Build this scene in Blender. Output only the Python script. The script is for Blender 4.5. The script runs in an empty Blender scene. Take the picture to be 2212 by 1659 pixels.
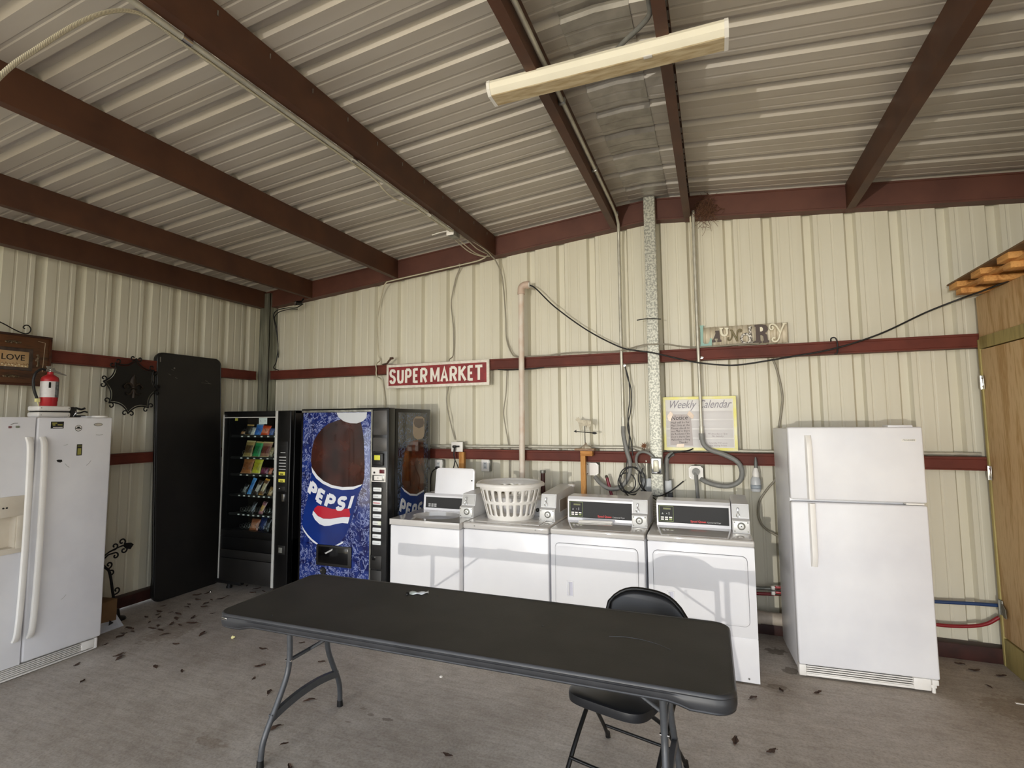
import bpy, bmesh, math, random
from mathutils import Vector, Matrix, Euler
random.seed(7)
PI = math.pi
scn = bpy.context.scene
COL = scn.collection

# ------------------------------------------------------------------ camera
cam_d = bpy.data.cameras.new('camera')
cam_d.sensor_width = 36.0
cam_d.lens = 1144.31 / 2212.0 * 36.0
cam_d.shift_x = 19.4 / 2212.0
cam_d.shift_y = -17.0 / 2212.0
cam_d.clip_start = 0.02
cam = bpy.data.objects.new('camera', cam_d)
COL.objects.link(cam)
_p, _y, _r = 0.08434, -0.37819, -0.00645
_f = Vector((math.sin(_y)*math.cos(_p), math.cos(_y)*math.cos(_p), math.sin(_p)))
_r0 = Vector((math.cos(_y), -math.sin(_y), 0)); _u0 = _r0.cross(_f)
_rr = math.cos(_r)*_r0 + math.sin(_r)*_u0
_uu = -math.sin(_r)*_r0 + math.cos(_r)*_u0
cam.matrix_world = Matrix(((_rr.x, _uu.x, -_f.x, 5.2408), (_rr.y, _uu.y, -_f.y, -4.9592), (_rr.z, _uu.z, -_f.z, 1.7160), (0, 0, 0, 1)))
scn.camera = cam

# ------------------------------------------------------------------ sky, sun, exposure
world = bpy.data.worlds.new('sky'); scn.world = world; world.use_nodes = True
wn = world.node_tree.nodes; wl = world.node_tree.links; wn.clear()
wo = wn.new('ShaderNodeOutputWorld'); wb = wn.new('ShaderNodeBackground')
wt = wn.new('ShaderNodeTexCoord'); ws = wn.new('ShaderNodeSeparateXYZ'); wr = wn.new('ShaderNodeValToRGB')
wl.new(wt.outputs['Generated'], ws.inputs[0]); wl.new(ws.outputs['Z'], wr.inputs[0])
el = wr.color_ramp.elements
el[0].position = 0.0; el[0].color = (0.86, 0.86, 0.85, 1)
el[1].position = 0.55; el[1].color = (0.58, 0.67, 0.82, 1)
wl.new(wr.outputs[0], wb.inputs[0]); wb.inputs[1].default_value = 4.0
wl.new(wb.outputs[0], wo.inputs[0])

sun_d = bpy.data.lights.new('sun', 'SUN'); sun_d.energy = 11.0; sun_d.angle = 0.01; sun_d.color = (1.0, 0.93, 0.80)
sun = bpy.data.objects.new('sun', sun_d); COL.objects.link(sun)
sun.rotation_euler = Vector((0.25, -0.62, -0.74)).to_track_quat('-Z', 'Y').to_euler()
sun.location = (4, 6, 9)

# low sun glint thrown back in through the open front by a parked windshield
gl_d = bpy.data.lights.new('windshield_glint', 'SPOT'); gl_d.energy = 2300.0; gl_d.shadow_soft_size = 0.05
gl_d.spot_size = math.radians(36); gl_d.spot_blend = 0.8
gl_d.color = (1.0, 0.95, 0.86)
gl = bpy.data.objects.new('windshield_glint', gl_d); COL.objects.link(gl); gl.location = (3.0, -14.5, 0.97)
gl.rotation_euler = (Vector((4.75, 0, 1.15))-Vector(gl.location)).to_track_quat('-Z', 'Y').to_euler()

scn.view_settings.view_transform = 'Standard'; scn.view_settings.look = 'None'
scn.view_settings.gamma = 1.0; scn.view_settings.use_curve_mapping = False
scn.view_settings.exposure = 0.0
scn.cycles.max_bounces = 8; scn.cycles.diffuse_bounces = 5; scn.cycles.glossy_bounces = 3
scn.cycles.transparent_max_bounces = 8; scn.cycles.sample_clamp_indirect = 6.0
scn.cycles.use_denoising = True

# ------------------------------------------------------------------ helpers: materials
def lin(h):
    if isinstance(h, (tuple, list)): return tuple(h)[:3] + (1.0,)
    h = h.lstrip('#'); v = [int(h[i:i+2], 16)/255 for i in (0, 2, 4)]
    return tuple((c/12.92 if c <= .04045 else ((c+.055)/1.055)**2.4) for c in v) + (1.0,)

def mat(name, col, rough=0.5, metal=0.0, var=0.0, scale=6.0, col2=None, bump=0.0, bscale=40.0, spec=0.5, stretch=(1, 1, 1), coat=0.0, detail=4.0, ramp=(0.35, 0.65)):
    m = bpy.data.materials.new(name); m.use_nodes = True
    n = m.node_tree.nodes; l = m.node_tree.links; b = n['Principled BSDF']
    b.inputs['Roughness'].default_value = rough; b.inputs['Metallic'].default_value = metal
    b.inputs['Specular IOR Level'].default_value = spec; b.inputs['Coat Weight'].default_value = coat
    c1 = lin(col); b.inputs['Base Color'].default_value = c1
    tc = n.new('ShaderNodeTexCoord'); mp = n.new('ShaderNodeMapping'); mp.inputs['Scale'].default_value = stretch
    l.new(tc.outputs['Object'], mp.inputs[0])
    if var or col2:
        c2 = lin(col2) if col2 else tuple(max(0, c*(1-var)) for c in c1[:3]) + (1,)
        nz = n.new('ShaderNodeTexNoise'); nz.inputs['Scale'].default_value = scale; nz.inputs['Detail'].default_value = detail
        l.new(mp.outputs[0], nz.inputs['Vector'])
        rp = n.new('ShaderNodeValToRGB'); e = rp.color_ramp.elements
        e[0].position = ramp[0]; e[0].color = c2; e[1].position = ramp[1]; e[1].color = c1
        l.new(nz.outputs[0], rp.inputs[0]); l.new(rp.outputs[0], b.inputs['Base Color'])
    if bump:
        nb = n.new('ShaderNodeTexNoise'); nb.inputs['Scale'].default_value = bscale; nb.inputs['Detail'].default_value = 3
        l.new(mp.outputs[0], nb.inputs['Vector'])
        bp = n.new('ShaderNodeBump'); bp.inputs['Strength'].default_value = bump; bp.inputs['Distance'].default_value = 0.01
        l.new(nb.outputs[0], bp.inputs['Height']); l.new(bp.outputs[0], b.inputs['Normal'])
    return m

M = {}
def G(key, *a, **k):
    if key not in M: M[key] = mat(key, *a, **k)
    return M[key]

# ------------------------------------------------------------------ helpers: geometry
def frame(direction):
    z = Vector(direction).normalized()
    x = z.orthogonal().normalized(); y = z.cross(x)
    return x, y, z

def smooth_path(pts, n=6, closed=False):
    P = [Vector(p) for p in pts]
    if len(P) < 3: return P
    out = []; m = len(P)
    for i in range(m if closed else m-1):
        p0 = P[(i-1) % m] if (closed or i > 0) else P[0]*2-P[1]
        p1 = P[i]; p2 = P[(i+1) % m]
        p3 = P[(i+2) % m] if (closed or i+2 < m) else P[-1]*2-P[-2]
        for k in range(n):
            t = k/n
            out.append(0.5*((2*p1)+(p2-p0)*t+(2*p0-5*p1+4*p2-p3)*t*t+(3*p1-p0-3*p2+p3)*t*t*t))
    if not closed: out.append(P[-1])
    return out

OFF = {}      # object name -> accumulated offset of its local frame (unrotated things authored in world space)

class MB:
    def __init__(self): self.bm = bmesh.new(); self.mi = 0
    def _faces(self, fs, mi):
        for f in fs: f.material_index = self.mi if mi is None else mi
    def box(self, lo, hi, bev=0.0, mi=None, seg=2, rot=None, piv=None):
        lo = Vector(lo); hi = Vector(hi); c = (lo+hi)/2; s = hi-lo
        r = bmesh.ops.create_cube(self.bm, size=1.0)
        vs = r['verts']
        for v in vs: v.co = Vector((v.co.x*s.x, v.co.y*s.y, v.co.z*s.z))+c
        fs = list({f for v in vs for f in v.link_faces})
        if bev > 0:
            es = list({e for v in vs for e in v.link_edges})
            rb = bmesh.ops.bevel(self.bm, geom=es, offset=min(bev, min(abs(s.x), abs(s.y), abs(s.z))*0.49), segments=seg, affect='EDGES', profile=0.5)
            fs = list({f for f in rb['faces']} | {f for v in rb['verts'] for f in v.link_faces})
            vs = list({v for f in fs for v in f.verts})
        self._faces(fs, mi)
        if rot is not None:
            R = Euler(rot).to_matrix(); p = Vector(piv) if piv is not None else c
            for v in vs: v.co = R @ (v.co-p)+p
        return vs
    def cyl(self, p0, p1, r, seg=16, r2=None, mi=None, caps=True):
        p0 = Vector(p0); p1 = Vector(p1); x, y, z = frame(p1-p0); r2 = r if r2 is None else r2
        a = [self.bm.verts.new(p0+(x*math.cos(2*PI*i/seg)+y*math.sin(2*PI*i/seg))*r) for i in range(seg)]
        b = [self.bm.verts.new(p1+(x*math.cos(2*PI*i/seg)+y*math.sin(2*PI*i/seg))*r2) for i in range(seg)]
        fs = [self.bm.faces.new((a[i], a[(i+1) % seg], b[(i+1) % seg], b[i])) for i in range(seg)]
        if caps: fs.append(self.bm.faces.new(a[::-1])); fs.append(self.bm.faces.new(b))
        self._faces(fs, mi)
    def tube(self, pts, r, seg=8, smooth=0, closed=False, mi=None, flat=1.0):
        P = smooth_path(pts, smooth, closed) if smooth else [Vector(p) for p in pts]
        n = len(P); rings = []; prev = None
        for i, p in enumerate(P):
            d = (P[(i+1) % n]-P[i-1]) if closed else (P[min(i+1, n-1)]-P[max(i-1, 0)])
            if d.length < 1e-9: d = Vector((0, 0, 1))
            d.normalize()
            x = d.orthogonal().normalized() if prev is None else (prev-d*prev.dot(d))
            if x.length < 1e-6: x = d.orthogonal()
            x.normalize(); prev = x; y = d.cross(x)
            rr = r[i*len(r)//n] if isinstance(r, (list, tuple)) else r
            rings.append([self.bm.verts.new(p+x*math.cos(2*PI*k/seg)*rr+y*math.sin(2*PI*k/seg)*rr*flat) for k in range(seg)])
        fs = []
        for i in range(n if closed else n-1):
            a = rings[i]; b = rings[(i+1) % n]
            for k in range(seg): fs.append(self.bm.faces.new((a[k], a[(k+1) % seg], b[(k+1) % seg], b[k])))
        if not closed:
            fs.append(self.bm.faces.new(rings[0][::-1])); fs.append(self.bm.faces.new(rings[-1]))
        self._faces(fs, mi)
    def lathe(self, prof, c=(0, 0, 0), seg=24, mi=None, axis='z', cap=True):
        c = Vector(c); rings = []
        for r, h in prof:
            ring = []
            for k in range(seg):
                a = 2*PI*k/seg; u, w = r*math.cos(a), r*math.sin(a)
                o = {'z': (u, w, h), 'y': (u, h, w), 'x': (h, u, w)}[axis]
                ring.append(self.bm.verts.new(c+Vector(o)))
            rings.append(ring)
        fs = []
        for a, b in zip(rings, rings[1:]):
            for k in range(seg): fs.append(self.bm.faces.new((a[k], a[(k+1) % seg], b[(k+1) % seg], b[k])))
        if cap:
            if prof[0][0] > 1e-5: fs.append(self.bm.faces.new(rings[0][::-1]))
            if prof[-1][0] > 1e-5: fs.append(self.bm.faces.new(rings[-1]))
        self._faces(fs, mi)
    def prism(self, pts, ext, mi=None):
        ext = Vector(ext)
        a = [self.bm.verts.new(Vector(p)) for p in pts]; b = [self.bm.verts.new(Vector(p)+ext) for p in pts]
        n = len(a); fs = [self.bm.faces.new(a), self.bm.faces.new(b[::-1])]
        for i in range(n): fs.append(self.bm.faces.new((a[i], b[i], b[(i+1) % n], a[(i+1) % n])))
        self._faces(fs, mi)
    def quad(self, pts, mi=None):
        f = self.bm.faces.new([self.bm.verts.new(Vector(p)) for p in pts]); self._faces([f], mi); return f
    def grid(self, fn, nu, nv, mi=None, closeu=False):
        V = [[self.bm.verts.new(Vector(fn(i/(nu if closeu else nu-1), j/(nv-1)))) for j in range(nv)] for i in range(nu)]
        fs = []
        for i in range(nu if closeu else nu-1):
            for j in range(nv-1): fs.append(self.bm.faces.new((V[i][j], V[(i+1) % nu][j], V[(i+1) % nu][j+1], V[i][j+1])))
        self._faces(fs, mi)
    def text(self, s, size, org, u=(1, 0, 0), v=(0, 0, 1), ext=0.001, bold=0.0, shear=0.0, align='CENTER', width=None, warp=None, mi=None, spacing=1.0, res=2):
        cu = bpy.data.curves.new('lettering', 'FONT'); cu.body = s; cu.size = size; cu.align_x = align; cu.align_y = 'CENTER'
        cu.offset = bold; cu.shear = shear; cu.resolution_u = res; cu.space_character = spacing; cu.extrude = 0
        ob = bpy.data.objects.new('lettering', cu); COL.objects.link(ob)
        dg = bpy.context.evaluated_depsgraph_get(); me = bpy.data.meshes.new_from_object(ob.evaluated_get(dg))
        bpy.data.objects.remove(ob); bpy.data.curves.remove(cu)
        co = [vv.co.copy() for vv in me.vertices]
        if not co: return
        if width:
            x0 = min(c.x for c in co); x1 = max(c.x for c in co); k = width/max(1e-6, x1-x0)
            for c in co: c.x *= k
        u = Vector(u).normalized(); v = Vector(v).normalized(); nrm = u.cross(v); o = Vector(org)
        if warp: co = [Vector(warp(c.x, c.y)).to_3d() for c in co]
        A = [self.bm.verts.new(o+u*c.x+v*c.y+nrm*ext) for c in co]
        fs = []
        for p in me.polygons:
            try: fs.append(self.bm.faces.new([A[i] for i in p.vertices]))
            except ValueError: pass
        bpy.data.meshes.remove(me)
        if fs:
            r = bmesh.ops.extrude_face_region(self.bm, geom=fs)
            nv = [e for e in r['geom'] if isinstance(e, bmesh.types.BMVert)]
            for w in nv: w.co -= nrm*ext*1.2
            al = set(fs) | {f for w in nv for f in w.link_faces}
            self._faces([f for f in al if f.is_valid], mi)
    def stroke(self, pts, w, to3, ext, mi=None, smooth=0):
        P = [Vector((p[0], p[1], 0)) for p in pts]
        if smooth: P = smooth_path(P, smooth)
        n = len(P); L, Rr = [], []
        for i, p in enumerate(P):
            d0 = (P[i]-P[i-1]).normalized() if i else (P[1]-P[0]).normalized(); d1 = (P[i+1]-P[i]).normalized() if i < n-1 else d0
            t = (d0+d1).normalized(); m = Vector((-t.y, t.x, 0)); k = min(1.6, 1/max(.4, m.dot(Vector((-d0.y, d0.x, 0)))))
            L.append(p+m*w/2*k); Rr.append(p-m*w/2*k)
        e = Vector(ext); prev = None; fs = []
        for l_, r_ in zip(L, Rr):
            a, c_ = Vector(to3(l_.x, l_.y)), Vector(to3(r_.x, r_.y)); q = [self.bm.verts.new(v) for v in (a, c_, c_+e, a+e)]
            if prev:
                for j in range(4): fs.append(self.bm.faces.new((prev[j], prev[(j+1) % 4], q[(j+1) % 4], q[j])))
            else: fs.append(self.bm.faces.new(q))
            prev = q
        fs.append(self.bm.faces.new(prev[::-1])); self._faces(fs, mi)
    def build(self, name, mats, parent=None, angle=35, loc=None, solid=0.0, subs=0, label=None, cat=None, group=None, kind=None):
        bmesh.ops.recalc_face_normals(self.bm, faces=self.bm.faces[:])
        off = Vector(OFF.get(parent.name, (0, 0, 0))) if parent is not None else (Vector(loc) if loc is not None else Vector((0, 0, 0)))
        me = bpy.data.meshes.new(name)
        if off.length > 0: bmesh.ops.translate(self.bm, verts=self.bm.verts[:], vec=-off)
        self.bm.to_mesh(me); self.bm.free()
        for m in (mats if isinstance(mats, (list, tuple)) else [mats]): me.materials.append(m)
        if angle:
            me.polygons.foreach_set('use_smooth', [True]*len(me.polygons)); me.set_sharp_from_angle(angle=math.radians(angle))
        o = bpy.data.objects.new(name, me); COL.objects.link(o)
        if parent is not None: o.parent = parent; OFF[o.name] = tuple(off)
        else: o.location = off; OFF[o.name] = tuple(off)
        if solid: md = o.modifiers.new('thickness', 'SOLIDIFY'); md.thickness = solid; md.offset = 0
        if subs: md = o.modifiers.new('smooth', 'SUBSURF'); md.levels = subs; md.render_levels = subs
        tag(o, label, cat, group, kind)
        return o

def tag(o, label=None, cat=None, group=None, kind=None):
    if label: o['label'] = label
    if cat: o['category'] = cat
    if group: o['group'] = group
    if kind: o['kind'] = kind
    return o

def thing(name, label, cat, loc=(0, 0, 0), rotz=0.0, group=None, world=True, kind=None):
    # an Empty at the base; parts are authored in world space when world=True, else in the thing's own frame
    o = bpy.data.objects.new(name, None); COL.objects.link(o); o.empty_display_size = 0.05
    o.location = loc; o.rotation_euler = (0, 0, rotz); tag(o, label, cat, group, kind)
    OFF[o.name] = tuple(loc) if world else (0, 0, 0)
    return o

def dup(root, loc, rot=None, label=None, group=None):
    r = root.copy(); COL.objects.link(r); r.location = loc
    if rot is not None: r.rotation_euler = rot
    if label: r['label'] = label
    if group: r['group'] = group
    for ch in list(root.children):
        c = ch.copy(); COL.objects.link(c); c.parent = r
        for g in ch.children:
            d = g.copy(); COL.objects.link(d); d.parent = c
    return r

BLK = {'S': [([(.93, .80), (.80, .97), (.5, 1), (.2, .97), (.06, .77), (.2, .58), (.5, .5), (.8, .42), (.94, .23), (.8, .03), (.5, 0), (.2, .03), (.06, .2)], 4)],
 'U': [([(0, 1), (0, .25), (.15, .04), (.5, 0), (.85, .04), (1, .25), (1, 1)], 0)], 'P': [([(0, -.06), (0, 1)], 0), ([(0, 1), (.65, 1), (.95, .88), (1, .72), (.95, .56), (.65, .45), (0, .45)], 0)],
 'E': [([(0, -.06), (0, 1.06)], 0), ([(0, 1), (1, 1)], 0), ([(0, .5), (.85, .5)], 0), ([(0, 0), (1, 0)], 0)], 'M': [([(0, -.06), (0, 1.06)], 0), ([(0, 1), (.5, .2), (1, 1)], 0), ([(1, 1.06), (1, -.06)], 0)],
 'A': [([(0, -.06), (.5, 1.02), (1, -.06)], 0), ([(.2, .28), (.8, .28)], 0)], 'K': [([(0, -.06), (0, 1.06)], 0), ([(.0, .42), (.95, 1.04)], 0), ([(.28, .58), (1, -.05)], 0)], 'T': [([(.5, -.06), (.5, 1)], 0), ([(-.08, 1), (1.08, 1)], 0)], 'I': [([(0, -.06), (0, 1.06)], 0)]}
BLK['R'] = BLK['P']+[([(.5, .45), (1, -.06)], 0)]
def block_letters(b, items, h, w, to3, ext, mi=None):
    # items: (letter, x0, x1); strokes of width w inside each cell, baseline at 0
    ev = Vector(ext).normalized()
    for ch, x0, x1 in items:
        for k, (pts, sm) in enumerate(BLK[ch]):
            b.stroke([(x0+w/2+p*(x1-x0-w), w/2+q*(h-w)) for p, q in pts], w, (lambda u, v, k=k: Vector(to3(u, v))+ev*.0004*k), ext, mi, sm)

# ------------------------------------------------------------------ materials of the place
def floor_material():
    m = bpy.data.materials.new('concrete'); m.use_nodes = True
    n = m.node_tree.nodes; l = m.node_tree.links; b = n['Principled BSDF']; b.inputs['Roughness'].default_value = 0.62
    tc = n.new('ShaderNodeTexCoord')
    def noise(scale, detail=5, rough=0.6, st=None):
        z = n.new('ShaderNodeTexNoise'); z.inputs['Scale'].default_value = scale; z.inputs['Detail'].default_value = detail; z.inputs['Roughness'].default_value = rough
        if st:
            mp = n.new('ShaderNodeMapping'); mp.inputs['Scale'].default_value = st; mp.inputs['Rotation'].default_value = (0, 0, 0.35); l.new(tc.outputs['Object'], mp.inputs[0]); l.new(mp.outputs[0], z.inputs['Vector'])
        else: l.new(tc.outputs['Object'], z.inputs['Vector'])
        return z.outputs[0]
    def ramp(src, a, ca, bb, cb):
        r = n.new('ShaderNodeValToRGB'); e = r.color_ramp.elements
        e[0].position = a; e[0].color = ca; e[1].position = bb; e[1].color = cb; l.new(src, r.inputs[0]); return r.outputs[0]
    def mul(x, y, f=1.0):
        k = n.new('ShaderNodeMix'); k.data_type = 'RGBA'; k.blend_type = 'MULTIPLY'; k.inputs[0].default_value = f
        l.new(x, k.inputs[6]); l.new(y, k.inputs[7]); return k.outputs[2]
    base = ramp(noise(1.1, 6), 0.32, lin('#aaa197'), 0.68, lin('#ccc5bb'))
    c = mul(base, ramp(noise(9, 6, 0.7), 0.30, (0.72, 0.70, 0.68, 1), 0.62, (1, 1, 1, 1)), 0.8)
    c = mul(c, ramp(noise(70, 4, 0.7), 0.34, (0.66, 0.64, 0.62, 1), 0.56, (1, 1, 1, 1)), 0.75)
    c = mul(c, ramp(noise(5, 5, 0.6, (1, 7, 1)), 0.36, (0.78, 0.74, 0.70, 1), 0.6, (1, 1, 1, 1)), 0.6)
    c = mul(c, ramp(noise(2.3, 8, 0.75), 0.22, (0.42, 0.36, 0.31, 1), 0.40, (1, 1, 1, 1)), 0.8)
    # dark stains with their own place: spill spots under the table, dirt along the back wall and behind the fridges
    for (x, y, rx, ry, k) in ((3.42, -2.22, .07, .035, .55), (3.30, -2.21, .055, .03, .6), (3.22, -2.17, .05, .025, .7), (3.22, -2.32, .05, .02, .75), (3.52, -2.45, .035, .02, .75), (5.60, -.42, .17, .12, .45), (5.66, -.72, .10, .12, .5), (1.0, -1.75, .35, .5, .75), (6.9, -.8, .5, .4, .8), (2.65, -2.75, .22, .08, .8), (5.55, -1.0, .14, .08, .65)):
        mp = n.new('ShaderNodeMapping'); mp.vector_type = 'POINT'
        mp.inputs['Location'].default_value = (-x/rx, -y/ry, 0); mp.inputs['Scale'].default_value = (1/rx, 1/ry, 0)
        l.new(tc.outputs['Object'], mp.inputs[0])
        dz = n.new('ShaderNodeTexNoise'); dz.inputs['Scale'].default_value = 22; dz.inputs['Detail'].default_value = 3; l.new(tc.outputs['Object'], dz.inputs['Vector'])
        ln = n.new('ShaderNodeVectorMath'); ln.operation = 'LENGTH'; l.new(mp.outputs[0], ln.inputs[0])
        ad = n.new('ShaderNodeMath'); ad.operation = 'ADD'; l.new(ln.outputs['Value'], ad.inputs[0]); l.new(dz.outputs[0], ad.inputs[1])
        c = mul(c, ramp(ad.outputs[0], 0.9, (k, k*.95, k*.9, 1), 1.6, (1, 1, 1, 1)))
    l.new(c, b.inputs['Base Color'])
    bp = n.new('ShaderNodeBump'); bp.inputs['Strength'].default_value = 0.25; bp.inputs['Distance'].default_value = 0.004
    l.new(noise(45, 5), bp.inputs['Height']); l.new(bp.outputs[0], b.inputs['Normal'])
    return m

def wood(name, c1, c2, axis='z', scale=3.0, rough=0.7):
    m = bpy.data.materials.new(name); m.use_nodes = True
    n = m.node_tree.nodes; l = m.node_tree.links; b = n['Principled BSDF']; b.inputs['Roughness'].default_value = rough
    tc = n.new('ShaderNodeTexCoord'); mp = n.new('ShaderNodeMapping')
    s = {'x': (0.12, 1, 1), 'y': (1, 0.12, 1), 'z': (1, 1, 0.12)}[axis]; mp.inputs['Scale'].default_value = tuple(k*scale for k in s)
    l.new(tc.outputs['Object'], mp.inputs[0])
    nz = n.new('ShaderNodeTexNoise'); nz.inputs['Scale'].default_value = 2.2; nz.inputs['Detail'].default_value = 3; nz.inputs['Distortion'].default_value = 1.2
    l.new(mp.outputs[0], nz.inputs['Vector'])
    mm = n.new('ShaderNodeMath'); mm.operation = 'MULTIPLY'; mm.inputs[1].default_value = 14.0; l.new(nz.outputs[0], mm.inputs[0])
    fr = n.new('ShaderNodeMath'); fr.operation = 'SINE'; l.new(mm.outputs[0], fr.inputs[0])
    n2 = n.new('ShaderNodeTexNoise'); n2.inputs['Scale'].default_value = 26; n2.inputs['Detail'].default_value = 4; l.new(mp.outputs[0], n2.inputs['Vector'])
    ad = n.new('ShaderNodeMath'); ad.operation = 'MULTIPLY_ADD'; ad.inputs[1].default_value = 0.22; l.new(fr.outputs[0], ad.inputs[0]); l.new(n2.outputs[0], ad.inputs[2])
    r = n.new('ShaderNodeValToRGB'); e = r.color_ramp.elements; e[0].position = 0.25; e[0].color = lin(c2); e[1].position = 0.7; e[1].color = lin(c1)
    l.new(ad.outputs[0], r.inputs[0]); l.new(r.outputs[0], b.inputs['Base Color'])
    return m

def glass(name, tint=(0.9, 0.95, 0.95), refl=0.12):
    m = bpy.data.materials.new(name); m.use_nodes = True
    n = m.node_tree.nodes; l = m.node_tree.links; n.remove(n['Principled BSDF'])
    t = n.new('ShaderNodeBsdfTransparent'); t.inputs[0].default_value = tint+(1,)
    g = n.new('ShaderNodeBsdfGlossy'); g.inputs['Roughness'].default_value = 0.03
    x = n.new('ShaderNodeMixShader'); lw = n.new('ShaderNodeFresnel'); lw.inputs[0].default_value = 1.45
    ge = n.new('ShaderNodeNewGeometry'); mm = n.new('ShaderNodeMath'); mm.operation = 'MULTIPLY_ADD'; mm.inputs[1].default_value = -1.0; mm.inputs[2].default_value = 1.0
    l.new(ge.outputs['Backfacing'], mm.inputs[0]); m2 = n.new('ShaderNodeMath'); m2.operation = 'MULTIPLY'; l.new(mm.outputs[0], m2.inputs[0]); l.new(lw.outputs[0], m2.inputs[1]); l.new(m2.outputs[0], x.inputs[0])
    l.new(t.outputs[0], x.inputs[1]); l.new(g.outputs[0], x.inputs[2]); l.new(x.outputs[0], n['Material Output'].inputs[0])
    return m

FLOOR = floor_material()
CREAM = mat('cream_sheet_metal', '#dcd8c6', 0.40, 0, col2='#d6d1bd', scale=1.6, stretch=(6, 6, 0.35), detail=6, bump=0.02, bscale=60)
ROOF = mat('roof_sheet_metal', '#c9c2b8', 0.40, 0.1, col2='#bab2a6', scale=1.2, detail=6, stretch=(0.5, 4, 4))
BROWN = mat('red_oxide_steel', '#593724', 0.55, 0, col2='#4b2d1e', scale=5, detail=5)
GIRT = mat('maroon_steel', '#6b3226', 0.6, 0, col2='#5a291f', scale=6, detail=5, spec=.3)
GALV = mat('galvanized_steel', '#d8d8cc', 0.5, 0.3, col2='#a5a69c', scale=60, detail=2, ramp=(0.42, 0.56))
GALVD = mat('dull_galvanized_steel', '#9a9a92', 0.45, 0.5, col2='#74756f', scale=20, detail=3)
CONDUIT = mat('conduit_metal', '#cbc8ba', 0.38, 0.35, var=0.2, scale=14)
FLEX = mat('grey_flexible_conduit', '#868682', 0.5, 0, var=0.15, scale=30)
WHITE = mat('white_enamel', '#eeeef0', 0.22, 0, col2='#e4e4e8', scale=1.5, detail=5)
WHITE2 = mat('white_enamel_textured', '#ececee', 0.32, 0, col2='#dedee2', scale=2.0, detail=5, bump=0.04, bscale=260)
PLASTW = mat('white_plastic', '#efece6', 0.4, var=0.05, scale=8)
ALMOND = mat('almond_plastic', '#e0d8c8', 0.45, 0, col2='#d2c8b6', scale=5)
BLACKP = mat('black_plastic', '#151515', 0.45, 0, var=0.3, scale=12)
BLACKM = mat('black_painted_metal', '#101010', 0.35, 0, var=0.3, scale=9)
BLACKG = mat('black_gloss', '#0a0a0c', 0.12, 0, var=0.2, scale=9)
TABLETOP = mat('charcoal_tabletop', '#3a3835', 0.60, 0, col2='#302f2c', scale=4, detail=6, bump=0.10, bscale=240)
TABLEEDGE = mat('charcoal_table_edge', '#333437', 0.40, 0, col2='#292a2d', scale=10)
LEGM = mat('grey_hammered_tube', '#4b4d50', 0.40, 0.1, var=0.15, scale=40)
CHROME = mat('chrome', '#d8d8d8', 0.12, 1.0, var=0.05, scale=10)
STEELG = mat('brushed_steel', '#a6a6a2', 0.30, 0.9, var=0.25, scale=12)
CHAIRM = mat('black_chair_vinyl', '#1d1e21', 0.36, 0, var=0.2, scale=16)
PLY = wood('plywood', '#dcbd8e', '#bf9862', 'z', 3.5)
PINE = wood('pine_board', '#dda35c', '#b97a38', 'y', 4.0)
PINEV = wood('pine_post', '#c8914f', '#a36a2e', 'z', 6.0)
TREATED = wood('treated_lumber', '#b3a468', '#968951', 'z', 3.0)
DARKWOOD = wood('dark_stained_wood', '#5e3a20', '#36200f', 'y', 5.0, 0.45)
IRON = mat('black_wrought_iron', '#14110f', 0.5, 0.3, var=0.3, scale=20)
RED = mat('red_paint', '#b3262c', 0.3, var=0.1, scale=8)
LEAF = mat('dead_leaf', '#5c4436', 0.8, 0, col2='#3a291f', scale=30)
DIRTW = mat('off_white_pipe', '#e2d8ca', 0.5, 0, col2='#d9c3b0', scale=9, ramp=(0.3, 0.6))

# ================================================================== THE SHELL
RX = 4.76
def zroof(x): return 3.288+0.0935*x if x < RX else 3.733-0.087*(x-RX)

def rib_profile(edges, lo, hi, depth, w=0.087):
    # (u, recess) polyline of a ribbed sheet seen from inside: wide ribs pushed outwards, two small pencil ribs between
    pts = [(lo, 0.0)]
    for k, e in enumerate(sorted(edges)):
        a, b = e-w, e
        pitch = 0.3048
        for q in (0.36, 0.66):
            c = a-pitch*(1-q)+0.02
            if c-0.012 > pts[-1][0]: pts += [(c-.012, 0), (c-.006, .0032), (c+.006, .0032), (c+.012, 0)]
        if a > pts[-1][0]: pts += [(a, 0), (a+.020, depth), (b-.016, depth), (b, 0)]
    pts = [p for p in pts if p[0] < hi]+[(hi, 0.0)]
    return pts

def sheet(name, prof, fn0, fn1, m, thick=0.0015, rows=1):
    b = MB(); prev = None
    for u, d in prof:
        ring = [b.bm.verts.new(Vector(fn0(u, d)).lerp(Vector(fn1(u, d)), j/rows)) for j in range(rows+1)]
        if prev:
            for j in range(rows): b.bm.faces.new((prev[j], ring[j], ring[j+1], prev[j+1]))
        prev = ring
    return b

FRONT = -6.6
XR = 9.5
# floor slab
b = MB(); b.box((-0.15, FRONT-0.6, -0.12), (XR+0.15, 0.12, 0.0)); b.build('floor', FLOOR, kind='structure', label='weathered concrete floor with stains')
# back wall
edges = [0.5778+0.3048*k for k in range(-2, 30)]
pr = rib_profile(edges, -0.05, XR+0.03, 0.040)
b = sheet('wall_back', pr, lambda u, d: (u, d, 0.0), lambda u, d: (u, d, zroof(min(max(u, 0), XR))-0.03), CREAM)
b.build('wall_back', CREAM, angle=20, kind='structure', label='cream ribbed sheet-metal back wall')
edges = [-(FRONT)-0.3048*0.0-0.27-0.3048*k for k in range(0, 24)]
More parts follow.
